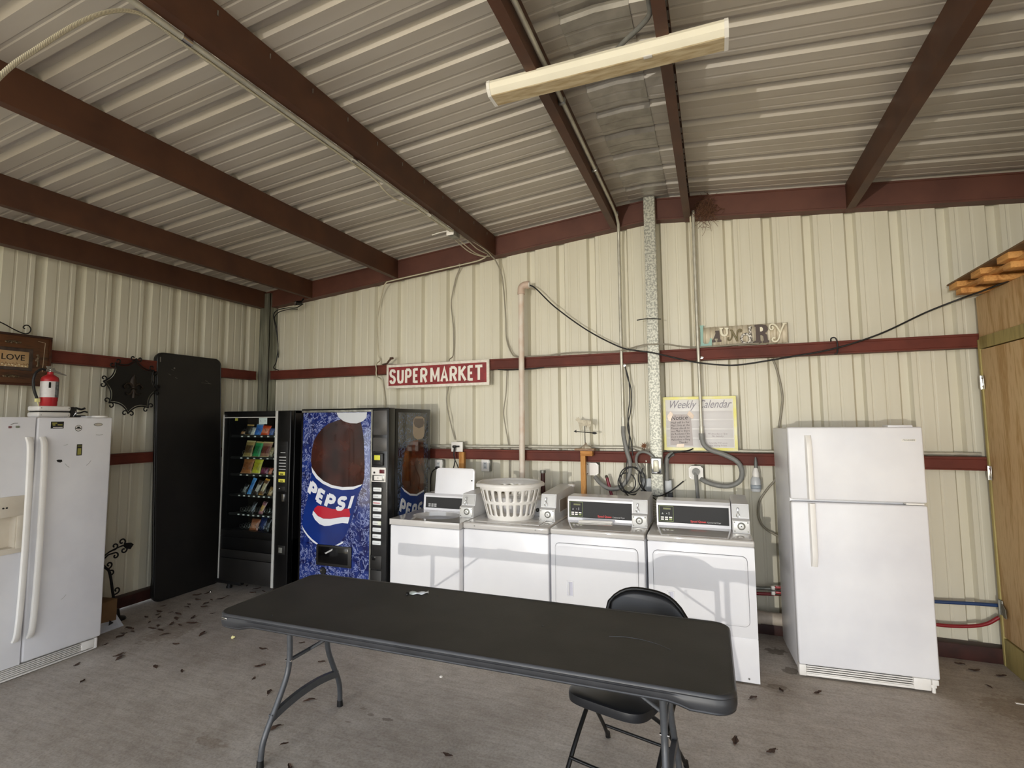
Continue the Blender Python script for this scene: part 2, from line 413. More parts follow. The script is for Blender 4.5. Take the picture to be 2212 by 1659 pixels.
# left wall: ribs at y = 0.07 - 0.3048 k
el_ = [-(0.0708-0.3048*k) for k in range(1, 24)]
pr = rib_profile(el_, -0.02, -FRONT, 0.040)
b = sheet('wall_left', pr, lambda u, d: (-d, -u, 0.02), lambda u, d: (-d, -u, zroof(0)-0.035), CREAM)
b.build('wall_left', CREAM, angle=20, kind='structure', label='cream ribbed sheet-metal left wall')
pr = rib_profile(el_, -0.02, -FRONT, 0.040)
b = sheet('wall_right', pr, lambda u, d: (XR+d, -u, 0.0), lambda u, d: (XR+d, -u, zroof(XR)-0.035), CREAM)
b.build('wall_right', CREAM, angle=20, kind='structure')
# roof sheets (two slopes), ribs run across the slope
er = sorted([0.468-0.0+0.3035*k for k in range(-2, 23)])
pr = rib_profile(er, -0.12, -FRONT+0.5, 0.036)
b = MB(); prev = None
for u, d in pr:
    ring = [b.bm.verts.new((x, -u, zroof(x)+d)) for x in (-0.28, RX, XR+0.28)]
    if prev:
        for j in range(2): b.bm.faces.new((prev[j], ring[j], ring[j+1], prev[j+1]))
    prev = ring
b.build('ceiling', ROOF, angle=20, kind='structure', label='underside of the ribbed metal roof')
# ridge flashing: overlapping lapped panels under the ridge
b = MB()
for u, d in pr:
    pass
prev = None
for u, d in pr:
    dd = d*0.75-0.006
    ring = [b.bm.verts.new((x, -u, zroof(x)+dd-(0.004 if abs(x-RX) < .02 else 0))) for x in (RX-0.17, RX-0.02, RX, RX+0.02, RX+0.17)]
    if prev:
        for j in range(4): b.bm.faces.new((prev[j], ring[j], ring[j+1], prev[j+1]))
    prev = ring
b.build('trim_1', mat('ridge_flashing_metal', '#b4aea4', 0.35, 0.2, col2='#989288', scale=9, detail=5), angle=20, kind='structure', label='pale lapped metal ridge flashing')

# ---- steel frame (fixed structure, each member its own object)
def channel(name, p0, p1, h, w, side, m, label, lip=0.018, t=0.003, kind='structure'):
    """C channel from p0 to p1 (bottom outer corner of the web), height h up, flange width w towards `side` (a vector)."""
    p0 = Vector(p0); p1 = Vector(p1); s = Vector(side).normalized(); up = Vector((0, 0, 1))
    prof = [(0, 0), (0, h), (w, h), (w, h-lip), (w-t, h-lip), (w-t, h-t), (t, h-t), (t, t), (w-t, t), (w-t, lip), (w, lip), (w, 0)]
    bb = MB(); bb.prism([p0+s*a+up*c for a, c in prof], p1-p0)
    return bb.build(name, m, angle=20, label=label, kind=kind)

def member(name, p0, p1, h, w, m, label):
    pass

BEAMR = mat('red_brown_beam_paint', '#623a2e', 0.55, 0, col2='#553026', scale=5, detail=5)
# rake beams along the back wall: shallow channel faces with returned lips
def rake(x0, x1, label):
    bb = MB(); h = 0.203; sl = (zroof(x1)-zroof(x0))
    pr2 = [(-0.0, 0.0), (-0.1, 0.0), (-0.1, 0.014), (-0.094, 0.018), (-0.094, h-0.018), (-0.1, h-0.014), (-0.1, h-0.001), (0.0, h-0.001)]
    z0 = zroof(x0)-h
    bb.prism([(x0, y, z0+z) for y, z in pr2], (x1-x0, 0, sl))
    return bb.build('roof_beam', BEAMR, angle=20, kind='structure', label=label)
rake(0.12, 4.73, 'red-brown steel beam sloping up along the back wall, left of the galvanized centre post')
rake(4.79, XR, 'red-brown steel beam sloping down along the back wall, right of the galvanized centre post')
# wall girts
def girt(p0, p1, z0, z1, out, label):
    bb = MB(); p0 = Vector(p0); p1 = Vector(p1); o = Vector(out)
    pr2 = [(0.0, 0), (0.1, 0), (0.1, 0.010), (0.096, 0.013), (0.096, z1-z0-0.02), (0.1, z1-z0-0.016), (0.1, z1-z0), (0.0, z1-z0)]
    bb.prism([p0+o*a+Vector((0, 0, z0+c)) for a, c in pr2], p1-p0)
    return bb.build('wall_girt', GIRT, angle=20, kind='structure', label=label)
girt((0.3, 0, 0), (XR, 0, 0), 2.230, 2.333, (0, -1, 0), 'upper maroon steel rail across the back wall')
girt((0.3, 0, 0), (XR, 0, 0), 1.336, 1.433, (0, -1, 0), 'lower maroon steel rail across the back wall')
girt((0, FRONT, 0), (0, -0.12, 0), 2.230, 2.333, (1, 0, 0), 'upper maroon steel rail on the left wall')
girt((0, FRONT, 0), (0, -0.12, 0), 1.336, 1.433, (1, 0, 0), 'lower maroon steel rail on the left wall')
BASEM = mat('dark_maroon_base', '#42201a', 0.6, 0, col2='#2c1410', scale=8)
b = MB(); b.box((0.12, -0.1, 0.0), (XR, 0.0, 0.105), 0.004); b.build('baseboard_back', BASEM, kind='structure')
b = MB(); b.box((0.0, FRONT, 0.02), (0.1, -0.12, 0.115), 0.004); b.build('baseboard_left', BASEM, kind='structure')
# roof purlins: C sections running front to back under the roof
def purlin(x, w, face, label, h=0.203, bolts=False, z=None):
    # x = web/right face position; section spans [x-w, x] (face=+1) or [x, x+w] (face=-1)
    bb = MB(); zt = (zroof(x) if z is None else z)-0.001; zb = zt-h; s = -1 if face > 0 else 1
    y0, y1 = FRONT-0.3, -0.1
    a, c = x, x+s*w
    t = 0.003
    pts = [(a, zb), (a, zb+0.012), (a-s*0.004, zb+0.016), (a-s*0.004, zt-0.016), (a, zt-0.012), (a, zt), (c, zt), (c, zt-0.02), (c-s*t, zt-0.02), (c-s*t, zt-t), (a+s*t, zt-t), (a+s*t, zb+t), (c-s*t, zb+t), (c-s*t, zb+0.02), (c, zb+0.02), (c, zb)]
    pts = [(a, zb), (a, zt), (c, zt), (c, zt-0.02), (c-s*t, zt-0.02), (c-s*t, zt-t), (a+s*t, zt-t), (a+s*t, zb+t), (c-s*t, zb+t), (c-s*t, zb+0.02), (c, zb+0.02), (c, zb)]
    bb.prism([(px, y0, pz) for px, pz in pts], (0, y1-y0, 0))
    o = bb.build('roof_purlin', BROWN, angle=20, kind='structure', label=label)
    if bolts:
        b2 = MB()
        for k in range(20):
            yy = -0.32-0.3035*k
            b2.cyl((a-s*0.002, yy, zt-0.03), (a-s*0.002, yy, zt-0.055), 0.0028, 6)
        p = b2.build('screw_tips', STEELG, o, angle=30)
    return o
purlin(0.20, 0.09, 1, 'dark eave purlin running along the top of the left wall', z=zroof(0.2), bolts=False)
purlin(0.905, 0.055, 1, 'second roof purlin counted from the left wall')
purlin(2.08, 0.056, 1, 'third roof purlin from the left wall, next to the one carrying a conduit')
purlin(3.236, 0.055, 1, 'roof purlin with a conduit and spiral cable along its lower left edge', bolts=True)
purlin(4.462, 0.056, 1, 'roof purlin just left of the ridge with a shiny pipe clipped to it')
purlin(5.052, 0.058, -1, 'roof purlin just right of the ridge, behind the bird nest', bolts=True)
purlin(6.289, 0.060, -1, 'lone roof purlin on the right slope above the refrigerator')
purlin(7.55, 0.060, -1, 'roof purlin on the right slope above the plywood closet')
purlin(8.75, 0.060, -1, 'roof purlin on the right slope nearest the right wall')
# corner column and centre post
b = MB(); zt = zroof(0.14)-0.02
b.box((0.135, -0.125, 0), (0.292, -0.118, zt)); b.box((0.135, -0.125, 0), (0.141, 0.0, zt)); b.box((0.286, -0.125, 0), (0.292, 0.0, zt)); b.box((0.205, -0.130, 0), (0.211, -0.125, zt), 0.001)
b.build('corner_column', mat('aged_galvanized_steel', '#a5a698', 0.35, 0.6, col2='#6f7066', scale=5, stretch=(6, 6, 0.4)), kind='structure', label='galvanized channel column in the left back corner')
b = MB(); b.box((4.715, -0.2, 0), (4.813, -0.102, 3.715), 0.006, rot=(0, 0.0008, 0))
b.build('centre_post', GALV, kind='structure', label='mottled galvanized square post in the middle of the back wall')
# front header beam above the open side behind the viewer
b = MB(); b.box((0, FRONT-0.1, zroof(0)-0.21), (0.001, FRONT, zroof(0)))
b.bm.free()
# outdoor ground
b = MB(); b.box((-40, -60, -0.2), (50, FRONT-0.6, -0.06)); b.box((-40, FRONT-0.6, -0.2), (-0.15, 30, -0.06)); b.box((XR+0.15, FRONT-0.6, -0.2), (50, 30, -0.06))
b.build('ground_outside', mat('pale_gravel', '#c4b698', 0.9, 0, col2='#aa9c7e', scale=3, detail=8), kind='structure')

# ================================================================== REFRIGERATORS
def rrect(w, h, r, n=5):
    """closed outline of a rounded rectangle from (0,0) to (w,h)"""
    out = []
    for cx, cy, a0 in ((w-r, h-r, 0), (r, h-r, 90), (r, r, 180), (w-r, r, 270)):
        for k in range(n+1):
            a = math.radians(a0+90*k/n); out.append((cx+r*math.cos(a), cy+r*math.sin(a)))
    return out

def side_by_side_fridge():
    t = thing('side_by_side_refrigerator', 'white side-by-side refrigerator with ice dispenser at the left edge, fire extinguisher on top', 'refrigerator', (0.42, -2.64, 0))
    b = MB(); b.box((0.06, -3.095, 0.03), (0.705, -2.185, 1.745), 0.012); b.box((0.55, -2.30, 1.745), (0.68, -2.20, 1.775), 0.006)
    b.build('body', WHITE2, t)
    # right door, left door
    b = MB(); b.box((0.712, -2.687, 0.092), (0.80, -2.18, 1.763), 0.014, seg=3); dr = b.build('door', WHITE2, t)
    b = MB()
    for lo, hi in (((.712, -3.10, .092), (.80, -2.697, .88)), ((.712, -3.10, 1.09), (.80, -2.697, 1.763)), ((.712, -3.10, .88), (.80, -3.01, 1.09)), ((.712, -2.767, .88), (.80, -2.697, 1.09)), ((.712, -3.02, .87), (.728, -2.75, 1.1))): b.box(lo, hi)
    dl = b.build('door', WHITE2, t)
    for d, y in ((dr, -2.652), (dl, -2.735)):
        b = MB(); P = [(0.800, y, 0.25), (0.826, y, 0.31), (0.842, y, 0.5), (0.850, y, 0.93), (0.844, y, 1.35), (0.830, y, 1.56), (0.800, y, 1.625)]
        SP = smooth_path(P, 6); prev = None
        w = 0.019
        for p in SP:
            ring = [b.bm.verts.new((p.x-0.004, p.y-w, p.z)), b.bm.verts.new((p.x+0.012, p.y-w*0.8, p.z)), b.bm.verts.new((p.x+0.017, p.y, p.z)), b.bm.verts.new((p.x+0.012, p.y+w*0.8, p.z)), b.bm.verts.new((p.x-0.004, p.y+w, p.z))]
            if prev:
                for k in range(5): b.bm.faces.new((prev[k], prev[(k+1) % 5], ring[(k+1) % 5], ring[k]))
            else: b.bm.faces.new(ring)
            prev = ring
        b.bm.faces.new(prev[::-1]); b.build('handle', PLASTW, d, angle=50)
    # stickers and marks on the right door
    X = 0.8005
    b = MB(); b.box((X, -2.605, 1.682), (X+.0006, -2.523, 1.732), mi=0)
    b.box((X, -2.596, 1.716), (X+.0012, -2.566, 1.725), mi=1); b.box((X, -2.562, 1.704), (X+.0012, -2.532, 1.713), mi=1); b.box((X, -2.590, 1.688), (X+.0012, -2.53, 1.692), mi=2)
    b.text('GE', 0.014, (X+.0006, -2.586, 1.708), (0, 1, 0), (0, 0, 1), 0.0006, 0.001, mi=1)
    b.box((X, -2.428, 1.478), (X+.0006, -2.392, 1.562), mi=0); b.box((X, -2.422, 1.484), (X+.0012, -2.398, 1.532), mi=1); b.box((X, -2.424, 1.54), (X+.0012, -2.396, 1.556), mi=3)
    b.build('sticker', [BLACKP, mat('yellow_green_print', '#9a9444', 0.5, var=.1), PLASTW, mat('olive_print', '#5c5a2a', 0.5, var=.1)], dr)
    b = MB(); b.lathe([(0.0, 0.0), (0.024, 0.0), (0.024, 0.0010), (0.0, 0.0010)], (X, -2.425, 1.682), 24, axis='x', mi=0)
    b.lathe([(0.0205, 0.001), (0.0205, 0.0016), (0.0235, 0.0016), (0.0235, 0.001)], (X, -2.425, 1.682), 24, axis='x', mi=1, cap=False)
    b.box((X, -2.444, 1.678), (X+.0016, -2.406, 1.686), mi=1); b.box((X, -2.434, 1.684), (X+.0016, -2.416, 1.694), 0.002, mi=1); b.box((X, -2.44, 1.668), (X+.0016, -2.41, 1.671), mi=1)
    b.build('sticker', [PLASTW, BLACKP], dr)
    b = MB(); P = [(X, -2.288+0.032*math.cos(a), 1.708+0.012*math.sin(a)) for a in [2*PI*k/24 for k in range(24)]]
    b.prism(P, (0.002, 0, 0), 0); P = [(X+.002, -2.288+0.026*math.cos(a), 1.708+0.008*math.sin(a)) for a in [2*PI*k/24 for k in range(24)]]
    b.prism(P, (0.0006, 0, 0), 1); b.text('Whirlpool', 0.011, (X+.0026, -2.288, 1.708), (0, 1, 0), (0, 0, 1), 0.0005, 0.0, 0.3, mi=0)
    b.build('badge', [STEELG, ALMOND], dr)
    b = MB(); b.prism([(X, -2.556, 1.452), (X, -2.545, 1.457), (X, -2.522, 1.455), (X, -2.517, 1.442), (X, -2.53, 1.434), (X, -2.548, 1.440)], (0.0008, 0, 0)); b.build('paint_chip', BLACKP, dr)
    for y0, z0, y1, z1 in ((-2.50, 1.425, -2.47, 1.395), (-2.355, 1.40, -2.325, 1.435), (-2.47, .45, -2.44, .475), (-2.515, 1.56, -2.49, 1.565), (-2.30, 1.63, -2.25, 1.631)):
        b = MB(); b.tube([(X, y0, z0), (X, (y0+y1)/2, (z0+z1)/2-.004), (X, y1, z1)], 0.0022, 5)
        b.build('scuff', mat('grey_scuff', '#c0c0be', 0.6, var=.1), dr)
    # magnets and dispenser on the left door
    b = MB(); b.box((X, -2.852, 1.688), (X+.004, -2.835, 1.703), 0.001, mi=0); b.box((X, -2.812, 1.690), (X+.004, -2.792, 1.704), 0.001, mi=1); b.tube([(X, -2.84, 1.712), (X, -2.82, 1.722), (X, -2.80, 1.722)], .002, 5, mi=2)
    b.build('magnet', [mat('maroon_plastic', '#8a5a5c', .5, var=.2), mat('green_plastic', '#8e9482', .5, var=.2), STEELG], dl)
    b = MB(); y0, y1, z0, z1 = -3.05, -2.727, 0.845, 1.228
    b.box((X, y0, 1.09), (X+.008, y1, z1), 0.003); b.box((X, -2.768, z0), (X+.008, y1, 1.095), 0.003); b.box((X, y0, z0), (X+.008, y0+.04, 1.095), .003); b.box((X, y0, z0), (X+.010, y1, 0.875), 0.003)
    b.box((X-.07, y0+.04, .875), (X-.065, -2.765, 1.09)); b.box((X-.07, -2.775, .875), (X+.002, -2.765, 1.09)); b.box((X-.068, y0+.04, .868), (X+.006, -2.765, .882), .002)
    for k in range(2): b.lathe([(0, 0), (.0055, 0), (.0055, .003), (0, .003)], (X+.008, -2.852+.019*k, 1.155), 12, axis='x', mi=1)
    b.box((X-.06, -2.93, .93), (X-.045, -2.87, 1.06), .01, mi=2)
    b.build('ice_dispenser', [ALMOND, BLACKP, mat('dispenser_paddle', '#8d8578', .5, var=.3)], dl)
    # toe grille
    b = MB(); b.box((0.66, -3.08, 0.004), (0.735, -2.20, 0.022), 0.004); b.box((0.735, -2.215, 0.004), (0.78, -2.19, 0.084), 0.008); b.box((0.66, -3.08, 0.0), (0.70, -2.2, .08), mi=1)
    b.box((0.735, -3.08, 0.004), (0.78, -2.215, 0.014), .003)
    for k in range(5): b.box((0.742, -3.08, 0.022+.0125*k), (0.776, -2.213, 0.028+.0125*k), 0.001)
    b.box((0.745, -2.30, .02), (0.779, -2.215, .08), .002)
    b.build('toe_grille', [PLASTW, BLACKP], t)
side_by_side_fridge()

def top_freezer_fridge():
    t = thing('top_freezer_refrigerator', 'white top-freezer refrigerator standing alone right of the dryers', 'refrigerator', (5.705, -0.815, 0), math.radians(4.0), world=False)
    W = 0.785
    b = MB(); b.box((0.004, 0.068, 0.03), (W-.004, 0.585, 1.648), 0.008); b.box((0.60, 0.02, 1.648), (.74, .12, 1.672), .005); b.box((.02, .12, 0), (.09, .18, .03)); b.box((W-.09, .12, 0), (W-.02, .18, .03)); b.box((.02, .50, 0), (.09, .56, .03)); b.box((W-.09, .50, 0), (W-.02, .56, .03))
    b.build('body', WHITE2, t)
    b = MB(); b.box((0, 0, 1.172), (W, 0.062, 1.66), 0.012, seg=3); fz = b.build('freezer_door', WHITE2, t)
    b = MB(); b.box((0, 0, 0.088), (W, 0.062, 1.155), 0.012, seg=3); fr = b.build('fresh_food_door', WHITE2, t)
    for d, z0, z1 in ((fz, 1.175, 1.605), (fr, 0.73, 1.15)):
        b = MB(); prev = None; w = 0.021
        top = z1 if d is fz else z0
        P = [(0.122, 0.0, z0), (0.122, -.030, z0+.03), (0.122, -.038, (z0+z1)/2), (0.122, -.030, z1-.03), (0.122, 0.0, z1)] if False else None
        zs = [z0+(z1-z0)*k/14 for k in range(15)]
        for k, z in enumerate(zs):
            far = (k/14) if d is fz else (1-k/14)         # 0 at the door joint
            bow = 0.030*(1-max(0, (far-0.8)/0.2)**2)+0.006
            ring = [b.bm.verts.new((.122-w, 0.002, z)), b.bm.verts.new((.122-w*.75, -bow, z)), b.bm.verts.new((.122, -bow-.006, z)), b.bm.verts.new((.122+w*.75, -bow, z)), b.bm.verts.new((.122+w, .002, z))]
            if prev:
                for q in range(5): b.bm.faces.new((prev[q], prev[(q+1) % 5], ring[(q+1) % 5], ring[q]))
            else: b.bm.faces.new(ring)
            prev = ring
        b.bm.faces.new(prev[::-1]); b.build('handle', PLASTW, d, angle=50)
    b = MB(); b.box((.665, -.002, 1.566), (.745, 0.001, 1.583), .0008, mi=0); b.text('FRIGIDAIRE', .012, (.705, -.0022, 1.5745), (1, 0, 0), (0, 0, 1), .0005, .0003, width=.068, mi=1)
    b.build('badge', [PLASTW, GALVD], fz)
    b = MB(); b.box((.015, .02, .012), (W-.10, .06, .028), .004); b.box((.0, .012, .012), (.045, .065, .085), .008); b.box((W-.14, .012, .012), (W-.045, .065, .085), .008)
    b.box((.04, .03, .02), (W-.1, .06, .084), mi=1)
    for k in range(4): b.box((.045, .02, .030+.0135*k), (W-.12, .035, .037+.0135*k), .001)
    b.build('toe_grille', [PLASTW, BLACKP], t)
    b = MB(); b.box((W-.045, .0, .055), (W-.01, .06, .087), .004); b.cyl((W-.03, .03, .0), (W-.03, .03, .055), .011, 10); b.box((W-.05, .02, .03), (W-.015, .05, .05), .003)
    b.build('lower_hinge', PLASTW, t)
    b = MB(); b.box((.67, .01, 1.158), (.77, .06, 1.170), .003); b.build('middle_hinge', PLASTW, t)
top_freezer_fridge()

# ================================================================== DRYERS
PANELBLK = mat('charcoal_control_panel', '#1d1d1e', 0.6, var=.1, scale=8)
GREENP = mat('green_print', '#9fb36a', 0.5, var=.1)
OLIVE = mat('dim_led_display', '#6f7434', 0.4, var=.2, scale=60)
REDP = mat('red_print', '#d03a3c', 0.5, var=.1)
GREYP = mat('grey_print', '#b9b9b9', 0.5, var=.1)
GROOVE = mat('door_gap', '#6e6e74', 0.7, var=.1)

def meter_box(t, x0, x1, yf, yb, z0, z1, key=True, style=0):
    # coin meter case beside the console: deep painted case, coin chute plate with key, square vault door with round lock
    b = MB()
    zm = z0+(z1-z0)*0.50
    b.prism([(x0, yb, z0), (x0, yb, z1+.02), (x0, yf+.06, z1), (x0, yf+.035, zm), (x0, yf, zm-.01), (x0, yf, z0)], (x1-x0, 0, 0))
    mb = b.build('meter_case', mat('grey_white_enamel', '#dcdcdc', .28, var=.08, scale=5), t, angle=20)
    b = MB(); b.prism([(x0+.006, yf+.0575, z1-.006), (x1-.006, yf+.0575, z1-.006), (x1-.006, yf+.036, zm+.008), (x0+.006, yf+.036, zm+.008)], (0, -.004, 0), 0)
    xc = x0+(x1-x0)*.35
    b.cyl((xc, yf+.052, z1-.03), (xc, yf+.032, z1-.032), .008, 12, mi=1)
    b.box((xc-.003, yf+.025, z1-.062), (xc+.003, yf+.035, z1-.030), .001, mi=1); b.tube([(xc, yf+.03, z1-.06), (xc-.012, yf+.024, z1-.075), (xc, yf+.02, z1-.09), (xc+.012, yf+.024, z1-.075)], .0018, 5, smooth=3, closed=True, mi=1)
    b.build('coin_plate', [mat('satin_plate_metal', '#c2c1bd', .35, .3, var=.1), CHROME], mb, angle=30)
    b = MB(); b.box((x0+.004, yf-.010, z0+.004), (x1-.004, yf+.001, zm-.012), .003, mi=0)
    cx, cz = (x0+x1)/2+(.008 if style else 0), z0+(zm-z0)*.52
    b.lathe([(0, 0), (.026, 0), (.026, -.006), (.021, -.008), (.020, -.004), (0, -.004)], (cx, yf-.010, cz), 24, axis='y', mi=1)
    b.lathe([(0, 0), (.016, 0), (.016, -.006), (.006, -.008), (0, -.006)], (cx, yf-.014, cz), 20, axis='y', mi=0)
    b.lathe([(0, 0), (.004, 0), (.003, -.004), (0, -.004)], (cx, yf-.021, cz), 10, axis='y', mi=2)
    for sx in (x0+.013, x1-.013):
        for sz in (z0+.014, zm-.022): b.lathe([(0, 0), (.005, 0), (.004, -.003), (0, -.003)], (sx, yf-.010, sz), 10, axis='y', mi=1)
    b.build('lock_plate', [mat('pale_plate_metal', '#dededb', .3, .15, var=.05), GALVD, BLACKP], mb, angle=30)
    return mb

def dryer(x, y, rot, label, name='clothes_dryer'):
    t = thing(name, label, 'dryer', (x, y, 0), rot, group='coin dryers beside the centre post', world=False)
    W, D, H = 0.683, 0.70, 0.914
    b = MB(); b.box((0, 0.004, 0.012), (W, D, 0.872), 0.008); b.build('cabinet', WHITE, t)
    b = MB(); b.box((0, 0.0, 0.290), (W, 0.0045, 0.868), .002); b.build('front_panel', WHITE, t)
    b = MB(); b.box((0, 0.002, 0.010), (W, .006, 0.286), .002); b.cyl((W-.065, .003, .035), (W-.065, -.002, .035), .006, 10, mi=1); b.cyl((.065, .003, .035), (.065, -.002, .035), .006, 10, mi=1); b.build('toe_panel', [WHITE, STEELG], t)
    b = MB(); b.box((-.002, -.006, 0.872), (W+.002, D, H), 0.010, seg=3); b.build('top', mat('dryer_top_enamel', '#e9e9ea', .08, col2='#dededf', scale=2) if 'dryer_top' not in M else M['dryer_top'], t)
    # door with a rounded outline and a shadow gap
    ox, oz, dw, dh = 0.036, 0.362, 0.600, 0.448
    b = MB(); b.prism([(ox-.003+px*(dw+.006)/dw, -.0010, oz-.003+pz*(dh+.006)/dh) for px, pz in rrect(dw, dh, .035)], (0, .004, 0)); b.build('door_gap', GROOVE, t, angle=20)
    b = MB()
    o1 = rrect(dw, dh, .033); outer = [(ox+px, 0.0, oz+pz) for px, pz in o1]
    def ins(k, yy): return [(ox+dw/2+(px-dw/2)*(1-k/dw*2), yy, oz+dh/2+(pz-dh/2)*(1-k/dh*2)) for px, pz in o1]
    rings = [outer, ins(0.0, -.006), ins(.003, -.008), ins(.02, -.0085)]
    R_ = [[b.bm.verts.new(p) for p in r] for r in rings]; n = len(o1)
    for a, c in zip(R_, R_[1:]):
        for k in range(n): b.bm.faces.new((a[k], a[(k+1) % n], c[(k+1) % n], c[k]))
    b.bm.faces.new(R_[-1])
    dd = b.build('door', WHITE, t, angle=30)
    b = MB(); hx, hz = .125, .49
    for lo, hi in (((hx-.004, -.013, hz-.05), (hx+.002, -.008, hz+.055)), ((hx+.040, -.013, hz-.05), (hx+.046, -.008, hz+.055)), ((hx-.004, -.013, hz+.049), (hx+.046, -.008, hz+.055)), ((hx-.004, -.013, hz-.055), (hx+.046, -.008, hz-.049))): b.box(lo, hi, .002, mi=0)
    b.box((hx, -.0095, hz-.05), (hx+.042, -.0085, hz+.05), mi=1); b.prism([(hx, -.009, hz-.05), (hx+.006, -.009, hz-.05), (hx+.014, -.018, hz-.04), (hx+.014, -.018, hz+.04), (hx+.006, -.009, hz+.05), (hx, -.009, hz+.05)], (0.004, .002, 0), 0)
    b.build('handle', [WHITE, mat('grip_shadow', '#cfcfdc', .4, var=.05)], dd)
    # console
    y0 = 0.375
    b = MB(); b.prism([(.035, y0, H), (.035, y0+.008, H+.165), (.035, y0+.03, H+.185), (.035, y0+.20, H+.185), (.035, y0+.25, H)], (.525, 0, 0))
    cs = b.build('console', WHITE, t, angle=20)
    b = MB(); k = lambda xx, zz, dy=0: (xx, y0+(zz-H)/.165*.008-.0015-dy, zz)
    b.prism([k(.047, H+.022), (k(.548, H+.022)), k(.548, H+.150), k(.047, H+.150)], (0, .002, 0), 0)
    b.build('control_panel', PANELBLK, cs, angle=20)
    b = MB(); q = lambda x0, x1, z0, z1, mi, dy=.001: b.prism([k(x0, z0, dy), k(x1, z0, dy), k(x1, z1, dy), k(x0, z1, dy)], (0, .0012, 0), mi)
    X0, X1, Z0, Z1 = .054, .158, H+.030, H+.144
    q(X0, X1, Z0, Z0+.0018, 0); q(X0, X1, Z1-.0018, Z1, 0); q(X0, X0+.0018, Z0, Z1, 0); q(X1-.0018, X1, Z0, Z1, 0)
    q(X0+.03, X0+.085, Z1-.026, Z1-.014, 1)
    b.prism([k(X0+.018, Z0+.052, .001), k(X0+.032, Z0+.052, .001), k(X0+.025, Z0+.066, .001)], (0, .001, 0), 2)
    q(X0+.052, X0+.058, Z0+.055, Z0+.061, 2); q(X0+.070, X0+.075, Z0+.050, Z0+.070, 2)
    for i in range(3):
        for j in range(2): q(X0+.012+.030*i, X0+.034+.030*i, Z0+.010+.015*j, Z0+.020+.015*j, 3 if not (i == 2 and j == 0) else 0, .003)
    b.text('Speed Queen', .022, (.335, y0-.0025, H+.040), (1, 0, 0), (0, .048, 1), .0008, .0008, mi=4, width=.11)
    b.text('Commercial Dryer', .016, (.445, y0-.0025, H+.038), (1, 0, 0), (0, .048, 1), .0008, .0002, mi=2, width=.095)
    b.build('keypad', [GREENP, OLIVE, GREYP, PLASTW, REDP], cs, angle=20)
    meter_box(t, .566, .678, .245, .66, H, H+.195)
    return t
M['dryer_top'] = mat('glossy_top_reflection_grey', '#d2cfcb', .05, col2='#c6c3bf', scale=2, coat=.6)  # white enamel greyed: dark reflections and grazing light put into the colour
dryer(4.068, -1.063, 0.0, 'white coin dryer left of the centre post with a paper strip on its top')
dryer(4.770, -1.040, math.radians(0.8), 'white coin dryer at the right end of the laundry row, half behind the folding chair')

# ================================================================== WASHERS
def plate_with_hole(b, x0, y0, x1, y1, cx, cy, rx, ry, z, n=48, mi=None):
    A, C = [], []
    for k in range(n):
        a = 2*PI*k/n; dx, dy = math.cos(a), math.sin(a)
        t = min(((x1-cx)/dx if dx > 1e-9 else (x0-cx)/dx if dx < -1e-9 else 1e9), ((y1-cy)/dy if dy > 1e-9 else (y0-cy)/dy if dy < -1e-9 else 1e9))
        A.append(b.bm.verts.new((cx+dx*t, cy+dy*t, z))); C.append(b.bm.verts.new((cx+rx*dx, cy+ry*dy, z)))
    fs = [b.bm.faces.new((A[k], A[(k+1) % n], C[(k+1) % n], C[k])) for k in range(n)]
    for qx, qy in ((x0, y0), (x1, y0), (x1, y1), (x0, y1)):
        v = b.bm.verts.new((qx, qy, z))
        near = sorted(A, key=lambda w: (w.co-v.co).length)[:2]
        if len(set(near)) == 2: fs.append(b.bm.faces.new((v, near[0], near[1])))
    b._faces(fs, mi); return C

